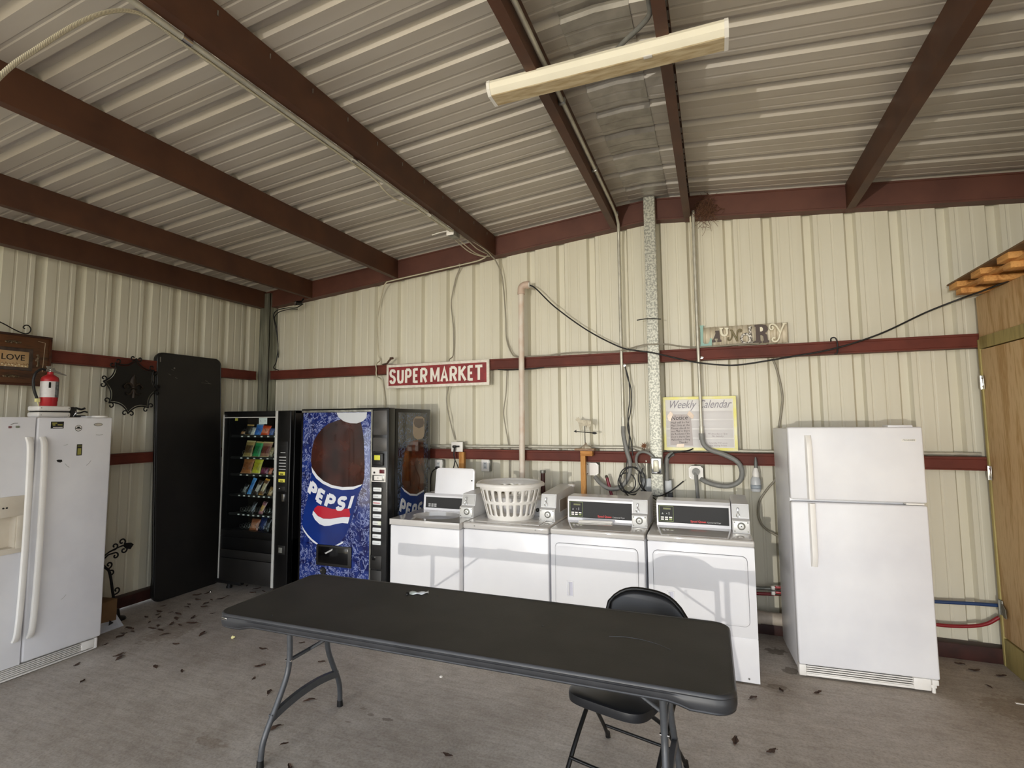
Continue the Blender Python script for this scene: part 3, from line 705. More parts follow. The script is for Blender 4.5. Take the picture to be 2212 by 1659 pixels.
def washer(x, y, label, lid_open):
    t = thing('washing_machine', label, 'washing machine', (x, y, 0), 0.0, group='coin washers left of the dryers', world=False)
    W, D, H = (0.640 if lid_open else 0.705), 0.70, 0.914
    b = MB(); b.box((0, 0.004, 0.012), (W, D, 0.862), 0.010, seg=3); b.build('cabinet', WHITE, t)
    if not lid_open:
        b = MB(); b.box((-.002, -.004, .866), (W+.002, D, H), .012, seg=3)
        b.cyl((.10, -.003, .892), (.10, -.007, .892), .006, 10, mi=1); b.cyl((W-.10, -.003, .892), (W-.10, -.007, .892), .006, 10, mi=1); b.build('top', [M['dryer_top'], STEELG], t)
        b = MB(); b.box((.075, .06, H), (W-.09, .40, H+.006), .005, seg=2); b.build('lid', M['dryer_top'], t)
        b = MB(); b.prism([(.02, .46, H), (.02, .468, H+.13), (.02, .50, H+.145), (.02, .66, H+.145), (.02, .69, H)], (.50, 0, 0)); cs = b.build('console', WHITE, t, angle=20)
        b = MB(); b.lathe([(0, 0), (.016, 0), (.016, -.010), (.010, -.014), (0, -.014)], (.475, .462, H+.05), 20, axis='y', mi=0); b.lathe([(0, -.0145), (.007, -.0145), (.006, -.018), (0, -.018)], (.475, .462, H+.05), 12, axis='y', mi=1); b.build('knob', [BLACKP, CHROME], cs)
        mb = meter_box(t, .555, .682, .262, .90, H, H+.205, style=1)
        b = MB(); b.prism([(.683, .40, H+.05), (.683, .40, H+.155), (.683, .62, H+.155), (.683, .62, H+.05)], (.002, 0, 0), 0); b.prism([(.684, .405, H+.055), (.684, .405, H+.150), (.684, .615, H+.150), (.684, .615, H+.055)], (.002, 0, 0), 1)
        b.build('rating_label', [PLASTW, mat('brown_label', '#8f8378', .35, var=.1, scale=12)], mb, angle=20)
        return
    b = MB(); b.box((-.002, -.004, .866), (W+.002, .0, H), .002); b.box((-.002, -.004, .866), (0, D, H)); b.box((W, -.004, .866), (W+.002, D, H)); b.box((-.002, .50, .866), (W+.002, D, H), .002)
    C = plate_with_hole(b, 0, 0, W, .52, .30, .255, .215, .175, H)
    Dn = [b.bm.verts.new((v.co.x*.96+.30*.04, v.co.y*.96+.255*.04, H-.035)) for v in C]; n = len(C)
    for k in range(n): b.bm.faces.new((C[k], C[(k+1) % n], Dn[(k+1) % n], Dn[k]))
    b.build('top', M['dryer_top'], t, angle=30)
    b = MB(); prof = [(.205, H-.036), (.19, H-.03), (.175, H-.04), (.172, H-.30), (.10, H-.34), (0.0, H-.34)]
    b.lathe([(r, z) for r, z in prof], (.30, .255, 0), 40, cap=False); 
    for v in b.bm.verts: v.co.y = .255+(v.co.y-.255)*.82
    b.lathe([(0, H-.34), (.07, H-.34), (.045, H-.2), (.03, H-.12), (0, H-.1)], (.30, .255, 0), 20); b.build('wash_tub', mat('grey_tub_plastic', '#b9b9bb', .3, var=.1), t, angle=30)
    # raised lid
    b = MB(); w, h = .405, .365; prof = rrect(w, h, .03); n = len(prof)
    def P(px, pz, d): return (.118+px+pz*.10*(0 if px > w/2 else 1)*.5, .548-d+pz*.06, H+.010+pz)
    A = [b.bm.verts.new(P(px, pz, 0)) for px, pz in prof]; B2 = [b.bm.verts.new(P(px, pz, .022)) for px, pz in prof]
    I = [b.bm.verts.new(P(w/2+(px-w/2)*.95, h/2+(pz-h/2)*.95, .026)) for px, pz in prof]
    for k in range(n):
        b.bm.faces.new((A[k], A[(k+1) % n], B2[(k+1) % n], B2[k])); b.bm.faces.new((B2[k], B2[(k+1) % n], I[(k+1) % n], I[k]))
    b.bm.faces.new(A); b.bm.faces.new(I[::-1]); lid = b.build('lid', WHITE, t, angle=30)
    WL = [mat('lilac_label', '#c3c0d2', .5, var=.1), PLASTW]
    for k in range(3):
        b = MB(); x0 = .205+.082*k; b.prism([(x0, .5445, H+.312), (x0+.074, .5445, H+.312), (x0+.074, .546, H+.340), (x0, .546, H+.340)], (0, -.003, 0), 0)
        b.prism([(x0+.012, .5420, H+.316), (x0+.060, .5420, H+.316), (x0+.035, .5435, H+.334)], (0, -.001, 0), 1); b.build('warning_label', WL, lid, angle=20)
    b = MB(); b.cyl((.50, .545, H+.27), (.50, .53, H+.27), .006, 10); b.build('lid_bumper', BLACKP, lid)
    b = MB(); b.prism([(.035, .49, H), (.035, .498, H+.13), (.035, .52, H+.145), (.035, .66, H+.145), (.035, .69, H)], (.44, 0, 0)); cs = b.build('console', WHITE, t, angle=20)
    b = MB(); k = lambda xx, zz, dy=0: (xx, .49+(zz-H)/.13*.008-.0015-dy, zz)
    b.prism([k(.055, H+.02), k(.45, H+.02), k(.45, H+.115), k(.055, H+.115)], (0, .002, 0), 0)
    for i in range(3):
        for j in range(2): b.prism([k(.085+.03*i, H+.03+.016*j, .002), k(.107+.03*i, H+.03+.016*j, .002), k(.107+.03*i, H+.042+.016*j, .002), k(.085+.03*i, H+.042+.016*j, .002)], (0, .002, 0), 1)
    b.build('control_panel', [PANELBLK, GREYP], cs, angle=20)
    meter_box(t, .515, .640, .262, .90, H, H+.185, style=1)
washer(2.702, -1.135, 'white coin washer next to the soda machine with its lid raised', True)
washer(3.348, -1.075, 'white coin washer with closed lid carrying a laundry basket', False)

b = MB()
pts = [(4.215, -.80), (4.47, -.77), (4.475, -.735), (4.22, -.765)]
b.prism([(px, py, .9155) for px, py in pts], (0, 0, .004)); b.tube([(4.215, -.782, .926), (4.34, -.768, .928), (4.475, -.752, .926)], .009, 8, flat=.7)
tag(b.build('paper_strip', PLASTW, loc=(4.34, -.77, .9155)), 'rolled white paper strip lying on top of the left dryer', 'paper')

# ================================================================== LAUNDRY BASKET
def basket():
    t = thing('laundry_basket', 'white plastic laundry basket with slots, on the closed washer lid', 'basket', (3.635, -.765, .921), 0, world=False)
    R0, R1, Hh = .190, .262, .285
    def rad(z): return R0+(R1-R0)*(z/Hh)
    b = MB(); NC = 24
    def ringband(z0, z1):
        b.grid(lambda u, v: (rad(z0+(z1-z0)*v)*math.cos(2*PI*u), rad(z0+(z1-z0)*v)*math.sin(2*PI*u), z0+(z1-z0)*v), 96, 2, closeu=True)
    ringband(0.0, .03); ringband(.132, .145); ringband(.245, .285)
    for z0, z1 in ((.03, .132), (.145, .245)):
        for c in range(NC):
            a0 = 2*PI*c/NC; da = 2*PI/NC; n = 16
            out, inn = [], []
            for k in range(n):
                s = k/n*4; e = int(s); f = s-e
                ou, ov = [(f, 0), (1, f), (1-f, 1), (0, 1-f)][e]
                ang = math.atan2(ov-.5, ou-.5)
                hw = .27; hh = .5-.05; wz = (z1-z0); wa = da*rad((z0+z1)/2); cap = hw*wa/wz
                cx, cy = math.cos(ang), math.sin(ang)
                su = .5+hw*cx; sv = .5+math.copysign(hh-cap, cy)*(1 if abs(cy) > .25 else abs(cy)*4)+cap*cy
                def P(u, v): z = z0+(z1-z0)*v; a = a0+da*u; return (rad(z)*math.cos(a), rad(z)*math.sin(a), z)
                out.append(b.bm.verts.new(P(ou, ov))); inn.append(b.bm.verts.new(P(su, sv)))
            for k in range(n): b.bm.faces.new((out[k], out[(k+1) % n], inn[(k+1) % n], inn[k]))
    b.lathe([(0, 0.004), (R0, 0.0)], (0, 0, 0), 96, cap=False)
    bmesh.ops.remove_doubles(b.bm, verts=b.bm.verts[:], dist=.0004)
    b.build('basket_body', PLASTW, t, angle=60, solid=.004)
    b = MB()
    def rp(a): 
        w = .008*max(0, math.cos(2*(a-.9)))**6
        return w
    NS = 96; prof = [(-.004, -.006), (.006, -.022), (.016, -.022), (.018, -.004), (.012, .006), (0, .008), (-.006, .004)]
    rings = []
    for k in range(NS):
        a = 2*PI*k/NS; dip = -.010*(max(0, math.cos(a-.5))**24+max(0, math.cos(a-.5-PI))**24); pull = .008*(max(0, math.cos(a-.5))**24+max(0, math.cos(a-.5-PI))**24)
        rings.append([b.bm.verts.new(((R1+r+pull)*math.cos(a), (R1+r+pull)*math.sin(a), Hh+z+dip)) for r, z in prof])
    for k in range(NS):
        A, B2 = rings[k], rings[(k+1) % NS]
        for q in range(len(prof)): b.bm.faces.new((A[q], A[(q+1) % len(prof)], B2[(q+1) % len(prof)], B2[q]))
    b.build('rim', PLASTW, t, angle=60)
basket()

# ================================================================== FOLDING TABLE
def table_top(b, w, h, r, z, thick=.045, corner=.018):
    """blow-moulded slab centred on the origin, top at z; the skirt drops lower near both ends"""
    o = rrect(w, h, r, 10); o2 = []
    n = len(o)
    for k in range(n):                       # subdivide the long straight runs so that the skirt can step
        p, q = o[k], o[(k+1) % n]; L = math.hypot(q[0]-p[0], q[1]-p[1]); m = max(1, int(L/.04))
        for j in range(m): o2.append((p[0]+(q[0]-p[0])*j/m-w/2, p[1]+(q[1]-p[1])*j/m-h/2))
    def ring(ins, dz, low):
        R_ = []
        for x, y in o2:
            k = 1-ins/(w/2) if w else 1; kx = (abs(x)-ins)/max(abs(x), 1e-6) if abs(x) > ins else 0
            sx = (w/2-ins)/(w/2); sy = (h/2-ins)/(h/2)
            e = min(1.0, max(0.0, (abs(x)-(w/2-.22))/.06))
            e = e*e*(3-2*e)
            R_.append(b.bm.verts.new((x*sx, y*sy, z+dz-low*corner*e)))
        return R_
    specs = [(.020, -.003, 0), (.014, -.003, 0), (.011, 0, 0), (.007, 0, 0), (.003, -.004, 0), (.001, -.012, 0), (.004, -.016, 0), (.004, -.019, 0), (0, -.022, .3), (0, -.034, .7), (.003, -.042, 1), (.006, -.044, 1), (.004, -.048, 1), (.008, -thick-.008, 1), (.022, -thick-.010, 1), (.030, -thick+.006, .6), (.04, -thick+.012, 0)]
    R_ = [ring(*s) for s in specs]; m = len(o2)
    b.bm.faces.new(R_[0])
    for i, (A, B2) in enumerate(zip(R_, R_[1:])):
        for k in range(m):
            f = b.bm.faces.new((A[k], A[(k+1) % m], B2[(k+1) % m], B2[k])); f.material_index = 1 if i >= 3 else 0
    f = b.bm.faces.new(R_[-1][::-1]); f.material_index = 1

def folding_table():
    t = thing('folding_table', 'long charcoal plastic folding table standing in the foreground', 'table', (4.04, -2.495, 0), math.radians(0.6), world=False)
    b = MB(); table_top(b, 2.475, .755, .075, .742); tt = b.build('tabletop', [TABLETOP, TABLEEDGE], t, angle=38)
    b = MB(); b.box((-1.185, -.381, .713), (-1.150, -.3755, .724), .001, mi=0); b.text('LIFETIME', .007, (-1.1675, -.3815, .7185), (1, 0, 0), (0, 0, 1), .0004, 0, mi=1, width=.028); b.build('maker_plate', [CHROME, BLACKP], tt)
    for k, (x0, y0, x1, y1) in enumerate(((.72, .02, .86, .035), (.86, .035, .99, -.03), (-.93, -.31, -.925, -.309), (.40, .03, .404, .03), (-.28, .25, -.277, .25))):
        b = MB(); b.tube([(x0, y0, .7390), ((x0+x1)/2, (y0+y1)/2+.010, .7394), (x1, y1, .7390)], .0020 if k < 2 else .003, 5, smooth=3)
        b.build('dent', TABLEEDGE, tt, angle=60)
    for s in (-1, 1):
        xp = s*.80                    # hinge of the leg frame under the top
        xf = s*.955 if s > 0 else -.945
        # wishbone legs: close together at the top, bowing out to the corners
        tops = []
        xa = s*.955+.008
        for v in (-1, 1):
            P = [(xa, v*.155, .690), (xa, v*.155, .60), (xa+s*.002, v*.150, .47), (xa+s*.004, v*.165, .38), (xa+s*.010, v*.225, .26), (xa+s*.016, v*.275, .17), (xa+s*.022, v*.300, .10), (xa+s*.026, v*.308, .012)]
            b = MB(); b.tube(P, .0150, 12, smooth=5); lg = b.build('leg', LEGM, t, angle=60)
            b = MB(); b.cyl((P[-1][0]-s*.001, P[-1][1], .0), (P[-1][0], P[-1][1]-v*.001, .035), .0185, 12, r2=.0165); b.build('foot_cap', BLACKP, lg)
            b = MB(); b.cyl((xa-s*.016, v*.155, .455), (xa+s*.022, v*.155, .455), .006, 10); b.build('rivet', CHROME, lg)
            tops.append(P)
        b = MB(); b.tube([(xa+s*.002, -.15, .455), (xa+s*.002, .15, .455)], .010, 10); b.build('crossbar', LEGM, t, angle=60)
        # flat curved lower stretcher
        b = MB(); prev = None
        for k in range(17):
            u = -1+2*k/16; y = u*.26; zc = .22+.035*(1-u*u)-.01; hh = .019; xx = xa+s*(.010+.004*u*u)
            ring = [b.bm.verts.new((xx-.012, y, zc-hh)), b.bm.verts.new((xx+.012, y, zc-hh)), b.bm.verts.new((xx+.012, y, zc+hh)), b.bm.verts.new((xx-.012, y, zc+hh))]
            if prev:
                for q in range(4): b.bm.faces.new((prev[q], prev[(q+1) % 4], ring[(q+1) % 4], ring[q]))
            else: b.bm.faces.new(ring)
            prev = ring
        b.bm.faces.new(prev[::-1]); b.build('stretcher', LEGM, t, angle=40)
        # folding strut with locking ring
        b = MB(); b.tube([(s*.60, 0, .690), (s*.74, 0, .59), (xa, .0, .452)], .0085, 8, flat=.5); b.box((s*.60-.03, -.02, .680), (s*.60+.03, .02, .705), .004)
        st = b.build('strut', LEGM, t, angle=40)
        b = MB(); c = Vector((s*.76, 0, .578)); b.tube([c+Vector((s*.012*math.cos(a), .022*math.cos(a), .024*math.sin(a))) for a in [2*PI*k/14 for k in range(14)]], .003, 6, closed=True)
        b.cyl((s*.71, -.012, .612), (s*.71, .012, .612), .006, 10); b.build('lock_ring', CHROME, st, angle=60)
        b = MB(); b.box((xa-.02, -.19, .676), (xa+.02, .19, .700), .006); b.build('hinge_bar', LEGM, t)
folding_table()
# empty wrapper lying on the table
b = MB()
def wr(u, v): 
    x = (u-.5)*.125; y = (v-.5)*.040*(1-.35*u)
    return (x, y+.006*math.sin(u*7), .002+.010*math.sin(PI*v)*(1-.3*u)+.003*math.sin(u*16+v*5))
b.grid(wr, 16, 7); 
for f in b.bm.faces: f.material_index = 1 if f.calc_center_median().x < -.042 else 0
ob = b.build('candy_wrapper', [mat('white_foil_wrapper', '#dfe3ea', .35, .2, col2='#a8b4ac', scale=22), BLACKP], solid=.001, angle=40)
ob.location = (3.635, -2.255, .7405); ob.rotation_euler = (0, 0, math.radians(32)); tag(ob, 'torn white and black wrapper lying near the far edge of the folding table', 'wrapper')

# second folding table, stood on end against the left wall
def leaning_table():
    t = bpy.data.objects.new('upright_folding_table', None); COL.objects.link(t); OFF[t.name] = (0, 0, 0)
    tag(t, 'black folding table stood on end and leaning on the left wall', 'table')
    t.location = (0.222, -0.985, 0.0); t.rotation_euler = (0, math.radians(-2.9), 0)
    b = MB(); table_top(b, 2.43, .745, .075, 0.0, .03, .010)
    R_ = Matrix(((0, 0, 1), (0, 1, 0), (-1, 0, 0)))      # lay the slab's long axis along z, face towards +x
    for v in b.bm.verts: v.co = R_ @ v.co + Vector((0, 0, 1.217))
    tt = b.build('tabletop', [mat('black_tabletop', '#1f1c1a', .5, col2='#171514', scale=5, bump=.1, bscale=200), mat('black_table_edge', '#161514', .45, var=.2)], t, angle=38)
    SCR = mat('pale_scratch', '#77716a', .6, var=.2)
    for y, z in ((-.21, 2.26), (-.24, 2.21), (-.17, 2.18), (.18, 2.17), (.21, 2.15)): b = MB(); b.tube([(.0005, y-.012, z+.008), (.0005, y, z), (.0005, y+.012, z-.004)], .0018, 5); b.build('scratch', SCR, tt, angle=60)
    b = MB(); b.tube([(.0005, .12, 2.15), (.0005, .24, 2.145)], .0015, 5); b.build('scratch', SCR, tt, angle=60)
    b = MB(); b.box((.0, -.345, 2.33), (.003, -.335, 2.38), .001); b.build('edge_sticker', SCR, tt, angle=60)
    b = MB(); b.lathe([(0, 0), (.01, 0), (.008, .001), (0, .001)], (0, -.19, 2.28), 10, axis='x'); b.build('paint_spot', SCR, tt, angle=60)
leaning_table()

# ================================================================== FOLDING CHAIR
def folding_chair():
    t = thing('folding_chair', 'black metal folding chair pushed in on the far side of the table', 'chair', (4.79, -2.185, 0), math.radians(-15), world=False)
    # local: the sitter faces -y; x across, back towards +y
    b = MB(); w, d = .40, .40
    o = []
    for k in range(40):
        a = 2*PI*k/40; c, s_ = math.cos(a), math.sin(a); e = .45
        o.append((w/2*math.copysign(abs(c)**e, c), d/2*math.copysign(abs(s_)**e, s_)))
    rings = [(0.94, .444), (1.0, .438), (1.01, .425), (1.0, .400), (.97, .396), (.95, .42)]
    R_ = [[b.bm.verts.new((x*k, y*k-.10, z-.018*((y+.2)/.4))) for x, y in o] for k, z in rings]
    b.bm.faces.new(R_[0]); 
    for A, B2 in zip(R_, R_[1:]):
        for k in range(40): b.bm.faces.new((A[k], A[(k+1) % 40], B2[(k+1) % 40], B2[k]))
    b.bm.faces.new(R_[-1][::-1]); b.build('seat', CHAIRM, t, angle=40)
    # back panel: curved plate, top corners rounded
    b = MB()
    def bp(u, v):
        x = (u-.5)*2; top = .775-.085*abs(x)**3.2; z = .60+(top-.60)*v
        return (x*.212, .245+.04*v-.055*(1-x*x)*-.35-.02*x*x, z)
    b.grid(bp, 21, 9); bk = b.build('backrest', CHAIRM, t, angle=60, solid=.012)
    b = MB(); P = [(-.205, .215, .45), (-.212, .225, .58), (-.214, .236, .66)]+[((u-.5)*2*.214, .285-.02*((u-.5)*2)**2+.019*(1-((u-.5)*2)**2), .786-.088*abs((u-.5)*2)**3.2) for u in [k/14 for k in range(15)]]+[(.214, .236, .66), (.212, .225, .58), (.205, .215, .45)]
    b.tube(P, .011, 10); b.build('back_frame', BLACKM, t, angle=60)
    for s in (-1, 1):
        b = MB(); P = [(s*.205, .215, .45), (s*.205, .05, .33), (s*.205, -.13, .18), (s*.208, -.28, .014)]; b.tube(P, .011, 10, smooth=3); lg = b.build('leg', BLACKM, t, angle=60)
        b = MB(); b.cyl((s*.208, -.285, 0), (s*.208, -.275, .03), .0145, 10); b.build('foot_cap', BLACKP, lg)
        b = MB(); P = [(s*.190, -.20, .415), (s*.190, -.02, .28), (s*.20, .12, .12), (s*.210, .20, .014)]; b.tube(P, .010, 10, smooth=3); lg = b.build('leg', BLACKM, t, angle=60)
        b = MB(); b.cyl((s*.211, .205, 0), (s*.210, .197, .03), .0135, 10); b.build('foot_cap', BLACKP, lg)
    b = MB(); b.tube([(-.205, -.215, .10), (.205, -.215, .10)], .008, 8); b.build('front_stretcher', BLACKM, t, angle=60)
    b = MB(); b.tube([(-.203, .15, .09), (.203, .15, .09)], .008, 8); b.build('rear_stretcher', BLACKM, t, angle=60)
folding_chair()

# ================================================================== SNACK VENDING MACHINE
VBLACK = mat('vending_black', '#0c0c0d', .30, 0, var=.3, scale=6)
VDARK = mat('vending_dark_grey', '#1c1a18', .5, 0, var=.3, scale=7, bump=.05, bscale=300)
SILV = mat('pale_trim_strip', '#d9d9d4', .3, .2, var=.08, scale=12)
def snack_machine():
    t = thing('snack_vending_machine', 'black glass-front snack vending machine in the corner beside the soda machine', 'vending machine', (.87, -.45, 0))
    x0, x1, yf, yb, zb, zt = .405, 1.325, -.815, -.06, .095, 1.835
    b = MB()     # hollow cabinet
    b.box((x0, yf+.05, zb), (x0+.03, yb, zt)); b.box((1.14, yf+.05, zb), (x1, yb, zt), .004); b.box((x0, yb-.02, zb), (x1, yb, zt)); b.box((x0, yf+.05, zt-.03), (x1, yb, zt), .004); b.box((x0, yf+.05, zb), (x1, yb, .56))
    b.build('cabinet', VBLACK, t)
    for lx in (x0+.06, x1-.06):
        for ly in (yf+.09, yb-.08):
            b = MB(); b.cyl((lx, ly, .018), (lx, ly, zb+.01), .022, 12); b.cyl((lx, ly, 0), (lx, ly, .018), .030, 12); b.build('leg', BLACKP, t)
    b = MB(); b.box((x0-.05, yf+.01, zb-.03), (x0+.30, yf+.06, zb+.01), .004); b.build('kick_bracket', BLACKP, t)
    # door: frame, glass, silver trims, lower panels
    b = MB(); b.box((x0, yf, 1.775), (1.14, yf+.045, zt-.002), .004); b.box((x0, yf, .56), (x0+.022, yf+.045, 1.775)); b.box((x0, yf, .545), (1.14, yf+.045, .615), .003); b.box((1.118, yf, .56), (1.14, yf+.045, 1.775))
    d = b.build('door', VBLACK, t)
    b = MB(); b.box((x0+.022, yf+.012, .615), (1.118, yf+.018, 1.775)); b.build('window_pane', glass('vending_glass'), d)
    b = MB(); b.box((x0-.002, yf-.008, zb+.02), (x0+.012, yf+.004, 1.80), .003); b.box((x0, yf-.008, 1.764), (1.14, yf+.002, 1.774), .002); b.build('silver_trim', SILV, d)
    b = MB(); b.box((1.120, yf-.010, zb-.002), (1.150, yf+.004, zt-.002), .004); b.build('silver_trim', SILV, d)
    for z0, z1, m in ((.42, .545, VBLACK), (.335, .415, VDARK), (.10, .33, VDARK)):
        b = MB(); b.box((x0+.012, yf-.002, z0), (1.118, yf+.045, z1), .004); b.build('delivery_flap' if z0 == .335 else 'lower_panel', m, d)
    # control column on the right
    b = MB(); b.box((1.152, yf-.002, zb), (1.318, yf+.05, zt-.002), .008, seg=3); c = b.build('control_column', VBLACK, t)
    b = MB(); b.box((1.172, yf-.006, 1.03), (1.290, yf, 1.525), .004, mi=0)
    for k in range(5): b.box((1.185, yf-.0085, 1.365-.030*k), (1.272, yf-.005, 1.375-.030*k), .001, mi=1)
    for z in (1.48, 1.435, 1.41): b.box((1.200, yf-.0085, z), (1.262, yf-.005, z+.008), .001, mi=1 if z < 1.42 else 2)
    b.box((1.19, yf-.012, 1.04), (1.27, yf-.004, 1.085), .004, mi=2); b.cyl((1.205, yf-.012, 1.062), (1.205, yf-.016, 1.062), .006, 8, mi=1)
    kp = b.build('keypad', [BLACKP, GREYP, VDARK], c)
    for z0, z1, nm in ((1.192, 1.226, 'price_sticker'), (1.124, 1.156, 'price_sticker')):
        b = MB(); b.box((1.186, yf-.010, z0), (1.266, yf-.006, z1), .001, mi=0); b.box((1.205, yf-.011, z0+.007), (1.245, yf-.0095, z0+.016), mi=1); b.build(nm, [mat('yellow_label', '#e8e05a', .5, var=.1), VDARK], c)
    b = MB(); b.box((1.233, yf-.014, .935), (1.268, yf-.002, 1.010), .004); b.cyl((1.25, yf-.014, .965), (1.25, yf-.018, .965), .007, 10); b.build('lock_plate', CHROME, c)
    b = MB(); b.box((1.198, yf-.008, .425), (1.290, yf-.002, .51), .004, mi=0); b.box((1.212, yf-.011, .44), (1.256, yf-.007, .49), .004, mi=1); b.build('coin_return', [VDARK, GALVD], c)
    # shelves with coils
    for z in (1.597, 1.372, 1.197, .984, .79, .62):
        b = MB(); b.box((x0+.035, yf+.06, z-.030), (1.135, yf+.55, z-.022)); b.box((x0+.06, yf+.055, z-.036), (1.135, yf+.062, z-.010), .001)
        sh = b.build('shelf', VDARK, t)
        nb = 6 if z > 1.1 else 8
        for k in range(nb):
            b = MB(); xx = .57+(k+.5)*(.54/nb); b.box((xx-.014, yf+.050, z-.032), (xx+.010, yf+.056, z-.020), .001); b.build('price_tag', PLASTW, sh)
        for k in range(nb):
            xx = .57+(k+.5)*(.54/nb); R_ = .030 if z > 1.1 else .024
            b = MB(); b.tube([(xx+R_*math.cos(a), yf+.075+.035*a/(2*PI), z+.012+R_+R_*math.sin(a)-.02) for a in [PI/5*j for j in range(38)]], .0018, 5); b.build('coil', STEELG, sh, angle=60)
    b = MB(); b.box((.543, yf+.019, 1.735), (.583, yf+.021, 1.782), mi=0); b.build('notice_card', mat('yellow_card', '#c9b94a', .6, var=.2), d)
    b = MB(); b.box((.875, yf+.019, 1.700), (.985, yf+.021, 1.768), mi=0); b.box((.895, yf+.0175, 1.725), (.905, yf+.0195, 1.74), mi=1); b.box((.955, yf+.0175, 1.725), (.965, yf+.0195, 1.74), mi=1); b.build('notice_card', [PLASTW, GREYP], d)
snack_machine()

def snack_mesh(b, w, h, d, tilt=.25):
    def f(u, v):
        x = (u-.5)*w*(1-.10*math.sin(PI*v)); z = v*h
        bulge = d*math.sin(PI*min(1, max(0, u)))**.6*math.sin(PI*min(1, max(0, v)))**.55
        wr_ = .004*math.sin(u*23+v*9)*math.sin(v*17)
        return (x, -bulge-wr_+z*tilt, z)
    b.grid(f, 12, 12)
    def g(u, v): p = f(u, v); return (p[0], p[2]*tilt*2-p[1]+.002, p[2])
    b.grid(g, 12, 12)
    for fc in b.bm.faces:
        c = fc.calc_center_median(); fc.material_index = 1 if (abs(c.z/h-.5) < .20 and abs(c.x) < w*.34) else (2 if c.z/h > .88 or c.z/h < .07 else 0)
# (x, z, width, height, main, accent, edge, lean, words)
SN = [
 (.60, 1.600, .075, .060, '#1b1613', '#c08a5c', '#2a1c14', 'small black snack bag with an orange corner at the left end of the top shelf'),
 (.665, 1.600, .095, .115, '#17130f', '#2a231c', '#d9a95c', 'black snack bag with a golden top on the top shelf of the vending machine'),
 (.733, 1.600, .060, .085, '#d9cfc0', '#e9e2d6', '#9aa0a8', 'narrow pale snack bag beside the bright blue bag on the top shelf'),
 (.800, 1.595, .100, .125, '#3d7fd0', '#2f6cc4', '#9fb4cc', 'bright blue chip bag on the top shelf of the vending machine'),
 (.898, 1.600, .115, .105, '#e2562a', '#f08a6a', '#c23a1c', 'orange-red chip bag on the top shelf of the vending machine'),
 (.985, 1.600, .060, .075, '#4a62a8', '#6a7cb4', '#2f4680', 'small dusty-blue snack bag at the right end of the top shelf'),
 (.665, 1.375, .125, .170, '#a98d52', '#5a3f22', '#d8c48c', 'tan and brown snack bag at the left of the second shelf'),
 (.783, 1.372, .110, .165, '#2f9a58', '#1e7a42', '#c2b070', 'green chip bag on the second shelf of the vending machine'),
 (.905, 1.375, .130, .160, '#a87860', '#7a3a30', '#e6c890', 'cream and reddish chip bag on the second shelf'),
 (.985, 1.375, .050, .110, '#8a7a5c', '#b09a70', '#5a4a38', 'dull tan bag at the right end of the second shelf'),
 (.655, 1.200, .150, .165, '#b5713f', '#9a5a30', '#cf9468', 'large orange-brown bag at the left of the third shelf'),
 (.790, 1.200, .120, .165, '#d6cf3a', '#c2b42a', '#b9a58a', 'yellow chip bag on the third shelf of the vending machine'),
 (.905, 1.200, .110, .075, '#6a2440', '#8a3a58', '#4a1a30', 'short maroon snack bag on the third shelf'),
 (.985, 1.200, .045, .070, '#c96a48', '#d98a68', '#9a4a30', 'sliver of a salmon-coloured bag at the right of the third shelf'),
 (.630, .985, .055, .110, '#2e2e2e', '#8a8a86', '#1a1a1a', 'dark grey candy bar at the left of the fourth shelf'),
 (.705, .990, .050, .165, '#3f8fd6', '#2a7ac8', '#5aa4e0', 'tall bright blue candy bar on the fourth shelf'),
 (.795, .985, .058, .150, '#3a2a22', '#d8cdbc', '#2a1c16', 'dark brown candy bar with pale lettering patch on the fourth shelf'),
 (.868, .985, .060, .170, '#7a5230', '#d9c49a', '#e0a040', 'brown and gold candy bar on the fourth shelf'),
 (.985, .985, .055, .090, '#b08a58', '#c9a878', '#8a6a40', 'tan candy packet at the right end of the fourth shelf'),
 (.745, .792, .050, .120, '#2a2a2e', '#6a6a70', '#1a1a1c', 'near-black candy bar on the fifth shelf'),
 (.870, .792, .055, .130, '#a86a70', '#d8a860', '#6a4448', 'pinkish and tan candy bar on the fifth shelf'),
 (.785, .622, .120, .115, '#a8623f', '#c4886a', '#7a4028', 'rust-orange snack packet on the bottom shelf'),
 (.860, .622, .110, .135, '#1f2c58', '#2a3a70', '#182040', 'navy snack packet behind the rust-orange one on the bottom shelf'),
 (.955, .622, .060, .125, '#222226', '#4a4a50', '#141416', 'black snack packet at the right end of the bottom shelf'),
]
for (x, z, w, h, c1, c2, c3, words) in SN:
    b = MB(); snack_mesh(b, w, h, .022 if w > .07 else .012, .30 if z > 1.1 else .35)
    nm = 'snack_bag' if z > 1.1 or z < .7 else 'candy_bar'
    o = b.build(nm, [mat(nm+'_wrapper', c1, .3, var=.25, scale=20), mat(nm+'_print', c2, .35, var=.4, scale=60), mat(nm+'_edge', c3, .35, var=.2, scale=30)], angle=60)
    dy = .035 if 'behind' in words else 0
    o.location = (x-.012, -.728+dy, z-.021); o.rotation_euler = (0, random.uniform(-.04, .04)+(.18 if nm == 'candy_bar' else 0.06), 0)
    tag(o, words, 'snack bag' if nm == 'snack_bag' else 'candy bar', 'snacks inside the vending machine')

